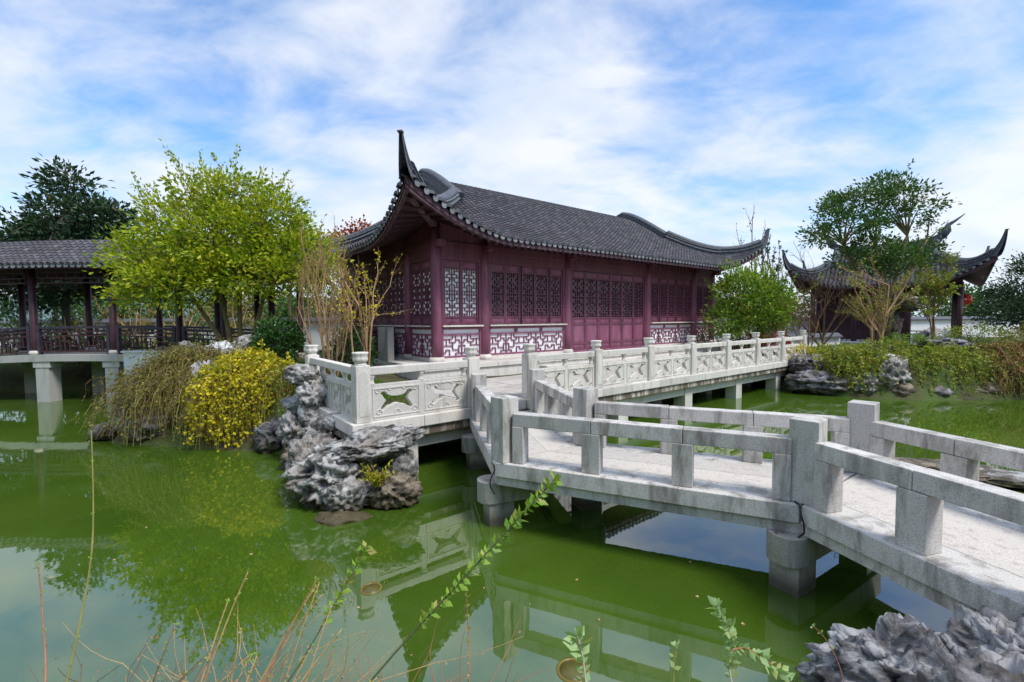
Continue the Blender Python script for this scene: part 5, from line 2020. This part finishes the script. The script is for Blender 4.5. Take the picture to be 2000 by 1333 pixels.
# background, left
tree('maple_tree', 'rust red maple showing above the hall eave on the left', (-9.0, 24.5, 0.9), [[(0, 0, -0.2), (0.1, 0, 2.5), (0.3, 0, 5.0)]],
     [((0.5, 0, 5.7), (1.2, 1.0, 0.8)), ((-1.2, 0, 5.3), (1.2, 1.0, 0.9)), ((0.9, 0, 6.4), (0.6, 0.6, 0.5))], 14, 150, 20, 0.16, 0.8, 0.2, 'leaf_red', 'bark_dark', 13, r0=0.10)
tree('camphor_tree', 'fresh green tree just left of the hall roof behind the lime tree', (-11.2, 23.0, 0.9), [[(0, 0, -0.2), (0, 0, 2.5), (0.2, 0, 4.2)]],
     [((0.6, 0, 5.0), (1.5, 1.3, 1.1)), ((-1.2, 0, 4.6), (1.5, 1.2, 1.0))], 16, 200, 22, 0.17, 0.5, 0.24, 'leaf_shrub', 'bark_olive', 14, r0=0.10)
for i, (x, y, h, lab) in enumerate([(-17.0, 20.5, 2.3, 'bare pale shrub behind the gallery, second bay from the left edge'), (-14.6, 20.2, 2.5, 'bare pale shrub behind the middle of the covered gallery'), (-12.2, 20.0, 2.2, 'bare pale shrub behind the right end of the gallery'), (-19.6, 20.8, 2.2, 'bare pale shrub behind the leftmost gallery bay')]):
    bare_tree('bare_shrub', lab, (x, y, 0.9), [((0.05 * k, 0, 0), (0.35 * (k - 2), 0.1 * (k % 3 - 1), h * 0.6)) for k in range(5)], 60 + i, 'bark_tan', r0=0.05, levels=3, spread=0.35, kids=3, cat='shrub', shrink=0.5, leafmat='leaf_olive', n_leaf=300, leaf=0.09)
for i, (x, y, rx, rz, mt, lab) in enumerate([(-23.5, 22.5, 1.9, 1.5, 'leaf_mid', 'green bush at the left edge behind the gallery'), (-18.2, 22.5, 1.7, 0.9, 'leaf_olive', 'olive bush behind the gallery below the dark evergreen'), (-15.2, 22.6, 1.8, 1.0, 'leaf_mid', 'mid green bush behind the gallery centre'), (-12.0, 22.0, 1.5, 1.0, 'leaf_olive', 'olive bush behind the right end of the gallery'),
                                           (-26.5, 25.0, 2.6, 2.6, 'leaf_mid', 'large green tree mass at the left picture edge behind the gallery'), (-13.6, 18.6, 0.9, 0.5, 'leaf_mid', 'low green bush on the bank under the gallery deck'), (-16.8, 18.9, 1.2, 0.6, 'leaf_mid', 'low bush on the shaded bank behind the gallery piers')]):
    bush('garden_bush', lab, (x, y, 0.8), [((0, 0, rz), (rx, 1.1, rz))], int(900 * rx), 0.18, mt, 70 + i, 0.5)
tree('pine_tree', 'small rust tinged tree beyond the gallery roof at the left edge', (-27.0, 27.0, 0.9), [[(0, 0, -0.2), (0, 0, 2.5), (0.2, 0, 4.2)]],
     [((0.2, 0, 4.6), (2.2, 1.4, 1.0)), ((2.2, 0, 4.2), (1.6, 1.2, 0.8))], 16, 160, 22, 0.2, 0.4, 0.26, 'leaf_cover', 'bark_dark', 15, r0=0.12)

# ------------------------------------------------------------------ trees and shrubs, right half
tree('loquat_tree', 'bright green bushy tree at the right end of the hall', (9.75, 19.6, 0.95), [[(0, 0, -0.2), (0.05, 0, 0.6), (0.1, 0, 1.2)], [(0.8, 0.2, -0.2), (0.85, 0.2, 0.6), (0.9, 0.1, 1.2)]],
     [((0.35, 0, 2.5), (1.35, 1.1, 0.95)), ((1.0, 0, 1.8), (1.15, 1.0, 0.85)), ((-0.5, -0.1, 1.5), (0.85, 0.8, 0.6)), ((0.1, 0, 3.1), (0.7, 0.6, 0.5)), ((1.6, 0, 2.4), (0.7, 0.6, 0.5))], 26, 400, 18, 0.19, 0.40, 0.15, 'leaf_shrub', 'bark_dark', 16, r0=0.06, shell=0.4, sprigs=110)
bush('red_shrub', 'small crimson leaved shrub behind the balustrade right of the hall', (11.95, 20.7, 0.9), [((0, 0, 0.55), (0.65, 0.5, 0.42))], 1100, 0.09, 'leaf_pink', 33, 0.5)
bush('red_shrub', 'reddish low shrub under the bright green tree', (10.7, 20.6, 0.9), [((0, 0, 0.5), (0.8, 0.5, 0.42))], 900, 0.09, 'leaf_red', 34, 0.5)
bush('hedge_shrub', 'dull green clipped shrub between the red shrub and the hall', (9.9, 21.8, 0.9), [((0, 0, 0.6), (1.4, 0.6, 0.6))], 1300, 0.11, 'leaf_mid', 35, 0.5)
tree('umbrella_tree', 'spreading dark green tree with flat umbrella crown before the far pavilion', (16.9, 21.0, 1.05),
     [[(0, 0, -0.2), (0.15, 0, 1.6), (0.3, 0, 3.2), (-0.2, 0, 4.6)], [(0.2, 0.1, -0.2), (0.4, 0, 2.0), (0.9, 0, 4.0), (1.2, 0, 5.2)], [(-0.2, 0, -0.2), (-0.4, 0, 2.0), (-1.0, 0, 3.6), (-1.7, 0, 4.8)], [(0.3, 0, -0.2), (0.7, 0, 2.2), (1.4, 0, 3.9), (2.1, 0, 5.0)]],
     [((-2.3, 0, 6.1), (0.8, 0.9, 0.45)), ((-1.4, 0.2, 6.8), (1.0, 1.0, 0.45)), ((-0.2, -0.1, 7.3), (1.1, 1.0, 0.42)), ((1.0, 0.1, 7.1), (0.9, 0.9, 0.40)), ((1.9, 0, 6.6), (0.8, 0.8, 0.40)), ((-2.7, 0, 5.3), (0.7, 0.8, 0.4)), ((-1.2, -0.3, 5.7), (1.0, 0.9, 0.4)), ((2.4, 0, 5.8), (0.6, 0.6, 0.35)), ((0.2, 0.3, 6.2), (0.9, 0.8, 0.35)), ((-0.4, -0.2, 4.6), (1.3, 0.9, 0.6)), ((0.9, 0.2, 4.0), (1.2, 0.9, 0.6)), ((-1.4, 0, 4.1), (0.9, 0.8, 0.5)), ((1.9, 0, 4.5), (0.7, 0.7, 0.5))],
     44, 400, 24, 0.165, 0.5, 0.17, 'leaf_mid', 'bark_olive', 17, r0=0.10, shell=0.5, sprigs=60)
bare_tree('bare_tree', 'pale trunked leafless tree standing on the right bank', (14.1, 17.5, 1.05),
          [((0, 0, -0.1), (0.35, 0, 2.7)), ((0.12, 0.05, 0), (0.30, 0.1, 1.5)), ((-0.12, 0, 0.0), (-0.25, 0, 1.3)), ((-0.1, 0, 1.0), (-0.9, -0.2, 2.1)), ((0.25, 0, 1.5), (1.0, 0.1, 2.6))], 23, 'bark_tan', r0=0.05, levels=4, spread=0.40, kids=4, leafmat='leaf_cover', n_leaf=900, leaf=0.09, shrink=0.52)
bare_tree('bare_tree', 'slender leafless shrub left of the pale trunked bare tree', (12.0, 18.6, 0.95),
          [((0.05 * k, 0, 0), (0.4 * (k - 1.5), 0.1, 1.5)) for k in range(4)], 24, 'twig_brown', r0=0.035, levels=3, spread=0.4, kids=4, cat='shrub', shrink=0.5)
bare_tree('bare_tree', 'brown twiggy leafless tree in front of the far pavilion left half', (15.0, 22.0, 0.95),
          [((0, 0, 0), (0.1, 0, 2.4)), ((0, 0, 0.5), (-0.9, 0, 2.6)), ((0, 0, 0.6), (1.0, 0, 2.6)), ((0.1, 0, 0.3), (1.6, 0.2, 2.0)), ((-0.1, 0, 0.2), (-1.7, 0.2, 2.1))], 25, 'twig_brown', r0=0.05, levels=4, spread=0.5, kids=4, shrink=0.56)
bare_tree('bare_tree', 'leafy twigged sapling at the right of the tall brown stone', (19.0, 20.5, 1.0),
          [((0.05 * k, 0, 0), (0.35 * (k - 1), 0.1, 2.3)) for k in range(3)], 26, 'twig_brown', r0=0.04, levels=4, spread=0.42, kids=4, leafmat='leaf_cover', n_leaf=2200, leaf=0.10, shrink=0.52)
bare_tree('bare_tree', 'small tan sapling beside the bright green tree', (12.9, 21.6, 0.95),
          [((0, 0, 0), (-0.1, 0, 1.9)), ((0.1, 0, 0), (0.5, 0, 2.2))], 27, 'bark_tan', r0=0.05, levels=3, spread=0.4, kids=4, leafmat='leaf_cover', n_leaf=500, leaf=0.1, shrink=0.5)
for i, (x, y, h, lab) in enumerate([(16.2, 29.5, 7.6, 'tall thin leafless tree just right of the hall roof tip'), (17.9, 31.0, 6.6, 'thin bare tree with sparse dark leaves right of the hall roof tip'), (15.4, 28.0, 6.2, 'short thin bare tree nearest the hall roof tip')]):
    bare_tree('bare_tree', lab, (x, y, 0.9), [((0, 0, 0), (0.2, 0, h * 0.62)), ((0.1, 0, h * 0.3), (-0.7 + 0.3 * i, 0, h * 0.8))], 28 + i, 'bark_dark', r0=0.07, levels=3, spread=0.28, kids=3, leafmat='leaf_dark', n_leaf=(60, 700, 120)[i], leaf=0.14, shrink=0.42)
bush('conifer_shrub', 'feathery green shrub behind the bright green tree under the roof tip', (12.6, 23.5, 0.9), [((0, 0, 2.1), (1.2, 0.9, 1.7)), ((0.9, 0, 1.5), (1.2, 0.8, 1.3))], 2400, 0.15, 'leaf_olive', 36, 0.3)
tree('osmanthus_tree', 'dense dark green tree at the right picture edge', (22.9, 20.2, 0.9), [[(0, 0, -0.2), (0, 0, 0.9), (0.1, 0, 1.6)]],
     [((0.3, 0, 3.0), (1.6, 1.4, 1.2)), ((-0.7, 0, 2.0), (1.4, 1.2, 1.0)), ((1.2, 0, 3.9), (1.3, 1.1, 0.9)), ((0.6, -0.2, 1.7), (1.6, 1.1, 0.9))], 30, 420, 22, 0.16, 0.42, 0.2, 'leaf_dark', 'bark_dark', 18, r0=0.10, shell=0.45)
# right bank planting
weeping('bank_vine', 'trailing green vine over the right bank left of the pale craggy rock', (11.8, 15.9, 0.75), [(-0.7, 0, 0.35), (0.5, 0, 0.45)], 420, 0.7, 0.95, ['twig_green', 'twig_brown'], 'leaf_cover', 22, 0.08, 44, r=0.006, spread=0.9, lift=0.6, tier=(0, -0.6, -0.4))
weeping('bank_vine', 'trailing green vine over the right bank right of the pale craggy rock', (14.1, 15.8, 0.8), [(-1.1, 0, 0.30), (0.6, 0, 0.42), (1.5, 0, 0.45)], 620, 0.75, 1.05, ['twig_green', 'twig_brown'], 'leaf_cover', 22, 0.08, 45, r=0.006, spread=0.9, lift=0.6, tier=(0, -0.8, -0.45))
weeping('brown_weeping_shrub', 'rusty brown weeping shrub at the right edge of the far bank', (17.0, 15.9, 0.75), [(-1.5, 0, 0.45), (0, 0, 0.75), (2.0, 0, 0.85), (4.5, -0.2, 0.9)], 2400, 1.0, 1.3, ['twig_brown', 'twig_red', 'twig_green'], 'leaf_olive', 9, 0.07, 46, r=0.009, spread=0.8, tier=(0, -1.3, -0.6))
for i, (x, y, rx, rz, mt, lab) in enumerate([(11.0, 16.9, 0.7, 0.35, 'leaf_jasmine', 'low yellow leaved cover plant above the terrace end'), (12.2, 16.9, 1.0, 0.32, 'leaf_cover', 'yellow green ground cover mound on the right bank crest'), (13.6, 16.6, 1.0, 0.32, 'leaf_cover', 'yellow green ground cover around the pale bare trunk'), (14.7, 16.9, 0.9, 0.40, 'leaf_shrub', 'green ground cover left of the flat black rock'),
                                           (17.6, 17.3, 1.6, 0.62, 'leaf_cover', 'yellow green mound above the rusty weeping shrub'), (20.4, 17.5, 1.7, 0.8, 'leaf_olive', 'olive mound of shrubs at the right edge of the bank'), (19.6, 19.6, 1.2, 0.5, 'leaf_mid', 'green low shrub before the white rockery stone')]):
    bush('ground_cover', lab, (x, y, max(0.6, gz(x, y) - 0.1)), [((0, 0, rz * 0.7), (rx, 0.75, rz))], int(1500 * rx), 0.075, mt, 80 + i, 0.5)
# distant trees closing the garden
for i, (x, y, h, mt, lab) in enumerate([(-34, 40, 6.0, 'leaf_mid', 'distant green tree far left behind the garden wall'), (-24, 42, 4.5, 'leaf_olive', 'distant olive tree behind the garden wall left of centre'), (-16, 40, 4.5, 'leaf_mid', 'distant green tree behind the lime tree'),
                                       (16, 44, 4.5, 'leaf_mid', 'distant green tree right of the hall end'), (24, 46, 4.0, 'leaf_olive', 'distant olive tree behind the far pavilion'), (33, 44, 5.0, 'leaf_mid', 'distant green tree behind the far pavilion right corner'), (44, 44, 4.5, 'leaf_mid', 'distant green tree at the right picture edge')]):
    tree('distant_tree', lab, (x, y, 0.9), [[(0, 0, -0.2), (0, 0, h * 0.4), (0, 0, h * 0.6)]], [((0, 0, h * 0.62), (4.2, 2.5, h * 0.38)), ((2.5, 0, h * 0.5), (2.5, 2, h * 0.3)), ((-2.5, 0, h * 0.5), (2.6, 2, h * 0.3))], 16, 230, 20, 0.34, 0.5, 0.42, mt, 'bark_dark', 90 + i, r0=0.15, group='distant trees')
hx = np.linspace(-700, -120, 40)
hz = 30 + 16 * np.sin(hx * 0.012) + 9 * np.sin(hx * 0.031 + 1)
V = [(x, 520 + 0.1 * x, z) for x, z in zip(hx, hz)] + [(x, 330 + 0.1 * x, -1) for x in hx] + [(x, 760 + 0.1 * x, -1) for x in hx]
n = len(hx)
structure(mesh_obj('hill', V, [(i, n + i, n + i + 1, i + 1) for i in range(n - 1)] + [(i, i + 1, 2 * n + i + 1, 2 * n + i) for i in range(n - 1)], 'hill_green', smooth=True))

# lawn: behind the terrace balustrade and right of the hall
rgL = np.random.default_rng(5)
def lawn(name_label, poly_uw, n, world=False):
    P = []
    lo, hi = np.min(poly_uw, 0), np.max(poly_uw, 0)
    q = rgL.uniform(lo, hi, size=(n, 2))
    if not world:
        x = D1.x * q[:, 0] + D2.x * q[:, 1]
        y = D1.y * q[:, 0] + D2.y * q[:, 1]
    else:
        x, y = q[:, 0], q[:, 1]
    z = ground_z(x, y) - 0.005
    P = np.stack([x, y, z], -1)
    D = rgL.normal(size=(n, 3)) * 0.35 + np.array([0, 0, 1])
    o = leaves_obj('grass', P, D, rgL.uniform(0.05, 0.11, n), 0.16, 'grass_blade', None, rgL, 0.02)
    o['kind'] = 'stuff'
    o['label'] = name_label
    o['category'] = 'grass'
    return o


lawn('short green grass between the terrace balustrade and the hall', [(2.75, 7.4), (4.38, 13.0)], 16000)
lawn('green grass on the bank right of the hall', [(11.3, 16.8), (19.5, 21.5)], 22000, True)

# ------------------------------------------------------------------ small things on and in the water
fern_rg = np.random.default_rng(8)
fern = thing('rock_fern', 'small yellow fern growing on the brown rock by the boulder', 'fern', (-1.86, 6.22, 0.26))
P, D, S = [], [], []
fm = MB()
for i in range(22):
    d = unit(np.array([fern_rg.normal() * 0.6, -0.5 + fern_rg.normal() * 0.4, 0.9]))
    L = fern_rg.uniform(0.22, 0.44)
    cp = curve_pts((0, 0, 0), d * L, np.array([0, 0, 0.04]), 6)
    fm.tube([tuple(p) for p in cp], [0.003] * 6, 3, False)
    for k in range(12):
        p = cp[1 + k % 5]
        P.append(p)
        D.append(d + fern_rg.normal(size=3) * 0.9)
        S.append(0.07)
fm.build('stems', 'twig_green', fern)
leaves_obj('fronds', np.array(P), np.array(D), np.array(S), 0.35, 'leaf_fern', fern, fern_rg)
for (x, y, r, lab) in ((0.44, 3.29, 0.125, 'round pond lamp with yellow rim at the bottom of the picture'), (-1.40, 4.35, 0.105, 'round pond lamp with yellow rim below the boulder and bridge')):
    lp = thing('pond_lamp', lab, 'lamp', (x, y, WZ), 0, 'round lamps at the water surface')
    m = MB()
    ring = [(x2, y2) for x2, y2 in ((r, -0.01), (r, 0.006), (r - 0.012, 0.009), (r - 0.022, 0.004), (r - 0.022, -0.01))]
    V, F = [], []
    nn = 40
    for rr, zz in ring:
        for k in range(nn):
            a = 2 * math.pi * k / nn
            V.append((rr * math.cos(a), rr * math.sin(a), zz))
    for j in range(4):
        for k in range(nn):
            F.append((j * nn + k, j * nn + (k + 1) % nn, (j + 1) * nn + (k + 1) % nn, (j + 1) * nn + k))
    mesh_obj('rim', V, F, 'lamp_rim', lp, smooth=True)
    MB().lathe([(r - 0.024, -0.05), (r - 0.024, 0.0015), (0.01, 0.0018)], 32).build('lens', 'lamp_body', lp, smooth=True)
fl = np.random.default_rng(3)
for i in range(24):
    x, y = fl.uniform(-5.5, 3.0), fl.uniform(3.2, 9.0)
    if pond_sdf(np.array([x]), np.array([y]))[0] > -0.5:
        continue
    s = fl.uniform(0.006, 0.015) * (1 + 0.10 * y)
    a = fl.uniform(0, 6.28)
    V = [(s * math.cos(a + t) * (1 if k % 2 else 0.55), s * math.sin(a + t) * (1 if k % 2 else 0.55), 0.004 + 0.004 * (k % 2)) for k, t in enumerate(np.linspace(0, 2 * math.pi, 6, endpoint=False))]
    o = mesh_obj('floating_leaf', V + [(v[0], v[1], v[2] - 0.003) for v in V], [(0, 1, 2, 3, 4, 5), (11, 10, 9, 8, 7, 6)] + [(k, 6 + k, 6 + (k + 1) % 6, (k + 1) % 6) for k in range(6)], 'dead_leaf', loc=(x, y, WZ))
    tag(o, 'tiny dry leaf floating on the green pond water', 'leaf', 'floating leaves')

# ------------------------------------------------------------------ foreground stems on the near bank
def sprig(label, pts, r, stemmat, leafmat, n, leaf, seed, t0=0.0, clump=0.0, budmat=None, nb=0, opp=True):
    rg = np.random.default_rng(seed)
    pts = np.array(pts, float)
    # smooth the polyline
    tt = np.linspace(0, len(pts) - 1, 18)
    k = np.minimum(tt.astype(int), len(pts) - 2)
    f = tt - k
    P0 = pts[np.maximum(k - 1, 0)]
    P1, P2 = pts[k], pts[k + 1]
    P3 = pts[np.minimum(k + 2, len(pts) - 1)]
    f = f[:, None]
    C = 0.5 * (2 * P1 + (P2 - P0) * f + (2 * P0 - 5 * P1 + 4 * P2 - P3) * f ** 2 + (3 * P1 - P0 - 3 * P2 + P3) * f ** 3)
    root = thing('plant_stem', label, 'stem', tuple(C[0]), 0, 'thin stems on the near bank')
    C = C - C[0]
    m = MB().tube([tuple(p) for p in C], list(np.linspace(r, r * 0.45, len(C))), 6)
    m.build('stem', stemmat, root, smooth=True)
    if n:
        nodes = np.linspace(t0, 1.0, max(3, n // 4))
        P, D, S = [], [], []
        for q in nodes:
            i = q * (len(C) - 1.001)
            a = int(i)
            p = C[a] + (C[a + 1] - C[a]) * (i - a)
            d = unit(C[a + 1] - C[a])
            for j in range(4):
                side = unit(np.cross(d, rg.normal(size=3)))
                P.append(p + rg.normal(size=3) * 0.002)
                D.append(side + d * rg.uniform(0.2, 0.9))
                S.append(leaf * rg.uniform(0.5, 1.2) * (0.6 + 0.6 * q))
        leaves_obj('leaves', np.array(P), np.array(D), np.array(S), 0.55, leafmat, root, rg, 0.08)
    if nb:
        i = rg.uniform(0.0, 0.95, nb) * (len(C) - 1.001)
        a = i.astype(int)
        p = C[a] + (C[a + 1] - C[a]) * (i - a)[:, None]
        leaves_obj('buds', p, rg.normal(size=(nb, 3)), rg.uniform(0.006, 0.014, nb), 0.6, budmat, root, rg)['kind'] = 'stuff'
    return root


def bank(x, y):
    return (x, y, gz(x, y))


sprig('long leafy green stem rising diagonally across the water at bottom centre', [(-0.85, 1.35, 0.9), (-0.56, 1.7, 1.15), (-0.18, 1.86, 1.50), (0.19, 2.0, 1.84)], 0.0055, 'stem_green', 'leaf_sprig', 150, 0.044, 1, 0.5, budmat='bud', nb=60)
sprig('leafy tipped stem left of the long diagonal stem', [(-1.10, 1.4, 0.9), (-0.88, 1.7, 1.15), (-0.76, 1.85, 1.35), (-0.66, 2.0, 1.53)], 0.0042, 'stem_green', 'leaf_sprig', 90, 0.038, 2, 0.6, budmat='bud', nb=34)
sprig('tall thin upright stem near the left picture edge', [(-1.66, 1.5, 0.9), (-1.71, 1.7, 1.25), (-1.76, 1.86, 1.62), (-1.87, 2.0, 2.07)], 0.0048, 'twig_green', 'leaf_sprig', 12, 0.014, 3, 0.5, budmat='leaf_sprig', nb=40)
sprig('short reddish stem at the far left bottom', [(-1.70, 1.5, 0.9), (-1.80, 1.68, 1.15), (-1.92, 1.8, 1.35), (-1.98, 1.85, 1.55)], 0.0045, 'twig_red', 'leaf_sprig', 6, 0.012, 4, 0.6, budmat='bud', nb=20)
rgS = np.random.default_rng(77)
spots = [(-1.36, 0.30, 'gold'), (-1.16, 0.34, 'gold'), (-0.95, 0.36, 'gold'), (-0.82, 0.28, 'gold'), (-1.26, 0.62, 'gold'), (-1.08, 0.58, 'gold'), (-1.22, 0.55, 'gold'), (-1.12, 0.50, 'gold'), (-1.02, 0.66, 'red'), (-0.98, 0.46, 'gold'), (-0.92, 0.62, 'gold'), (-1.30, 0.42, 'red'), (-0.86, 0.48, 'gold'), (-1.42, 0.45, 'brown'), (-0.78, 0.34, 'red'), (-1.06, 0.38, 'gold'), (-1.50, 0.35, 'brown')]
names = ['short golden stem at the left side', 'short golden stem at the centre', 'slim golden stem right of the centre', 'shortest golden stem at the right', 'upright golden stem left of the centre', 'upright golden stem with many buds', 'tallest golden bare stem', 'golden bare stem leaning right', 'reddish bare stem with a green tip', 'short golden stem', 'golden stem bending over', 'short red stem', 'golden stem at the right of the tuft', 'brown broken stem', 'small red stem at the right of the tuft', 'lowest golden stem', 'brown stem at the left of the tuft']
for i, ((x, h, c), nm) in enumerate(zip(spots, names)):
    lean = rgS.uniform(0.05, 0.32)
    y = 1.55 + rgS.uniform(-0.08, 0.12)
    sprig(nm + ' in the tuft at bottom left', [(x, y, 0.9), (x + lean * 0.35, y + 0.08, 0.9 + h * 0.4), (x + lean * 0.75, y + 0.15, 0.9 + h * 0.75), (x + lean * 1.1, y + 0.2, 0.9 + h)], 0.0042, {'gold': 'twig_gold', 'red': 'twig_red', 'brown': 'twig_brown'}[c], 'leaf_sprig', 6, 0.012, 100 + i, 0.8, budmat='bud', nb=26)
sprig('thin upright stem with a leafy top right of the long diagonal stem', [(-0.20, 1.75, 0.9), (-0.19, 1.85, 1.05), (-0.20, 1.92, 1.22), (-0.21, 1.95, 1.36)], 0.0035, 'twig_red', 'leaf_sprig', 24, 0.018, 5, 0.55, budmat='bud', nb=26)
sprig('pale leaved forked stem at the bottom edge left of centre right', [(1.06, 2.0, 0.6), (1.08, 2.2, 0.78), (1.12, 2.26, 0.90), (1.06, 2.3, 1.05)], 0.0055, 'bark_pale', 'leaf_pale', 76, 0.062, 6, 0.3)
sprig('pale leaved side shoot bending right at the bottom edge', [(1.10, 2.24, 0.86), (1.20, 2.28, 0.84), (1.30, 2.28, 0.78), (1.40, 2.25, 0.70)], 0.004, 'twig_red', 'leaf_pale', 60, 0.06, 7, 0.15)
sprig('broken pale stem with large leaves over the pond lamp', [(0.36, 2.0, 0.55), (0.36, 2.15, 0.68), (0.35, 2.25, 0.82), (0.33, 2.3, 0.90)], 0.0075, 'bark_pale', 'leaf_pale', 40, 0.085, 8, 0.3)
sprig('small leafy shoot right of the pond lamp', [(0.78, 2.1, 0.6), (0.80, 2.2, 0.70), (0.82, 2.25, 0.78), (0.83, 2.28, 0.85)], 0.003, 'twig_green', 'leaf_pale', 14, 0.045, 9, 0.6)
sprig('lone thin red twig near the slate rocks at bottom right', [(1.68, 2.2, 0.62), (1.66, 2.25, 0.78), (1.62, 2.3, 0.88), (1.58, 2.33, 0.92)], 0.003, 'twig_red', 'leaf_pale', 4, 0.02, 10, 0.5)

for i, (x, y, n_, mt, lab) in enumerate([(-1.05, 1.62, 46, 'twig_gold', 'tangled tuft of dry golden stalks at bottom left of centre'), (-1.62, 1.60, 20, 'twig_brown', 'small tuft of dry brown stalks at the far left bottom'), (-0.45, 1.72, 18, 'twig_red', 'low tuft of reddish stalks below the long diagonal stem')]):
    rq = np.random.default_rng(200 + i)
    bare_tree('dry_stalk_tuft', lab, (x, y, 0.85), [((rq.normal() * 0.14, rq.normal() * 0.04, 0), (rq.normal() * 0.26 + 0.05, 0.12 + rq.normal() * 0.06, rq.uniform(0.14, (0.42, 0.34, 0.26)[i]))) for k in range(n_)], 210 + i, mt, r0=0.0026, levels=1, spread=0.35, kids=2, leafmat='bud', n_leaf=n_ * 6, leaf=0.012, cat='grass tuft', shrink=0.35)
# leaf mass added out of view to block low sky light; panes mirror it
rgG = np.random.default_rng(55)
blobs = [((x, -13 - 2.5 * math.sin(x * 0.4), 4.0 + 0.8 * math.sin(x)), (3.4, 2.4, 4.0)) for x in np.arange(-34, 35, 4.6)]
Pg, og = sample_blobs(blobs, 26000, rgG, 0.5)
gv = leaves_obj('sky_blocker_grove', Pg, og * 0.5 + rgG.normal(size=Pg.shape), rgG.uniform(0.5, 0.9, len(Pg)), 0.6, 'leaf_mid', None, rgG)
gv['kind'] = 'stuff'
gv['label'] = 'unseen leaf mass added behind the viewpoint to block low sky light'
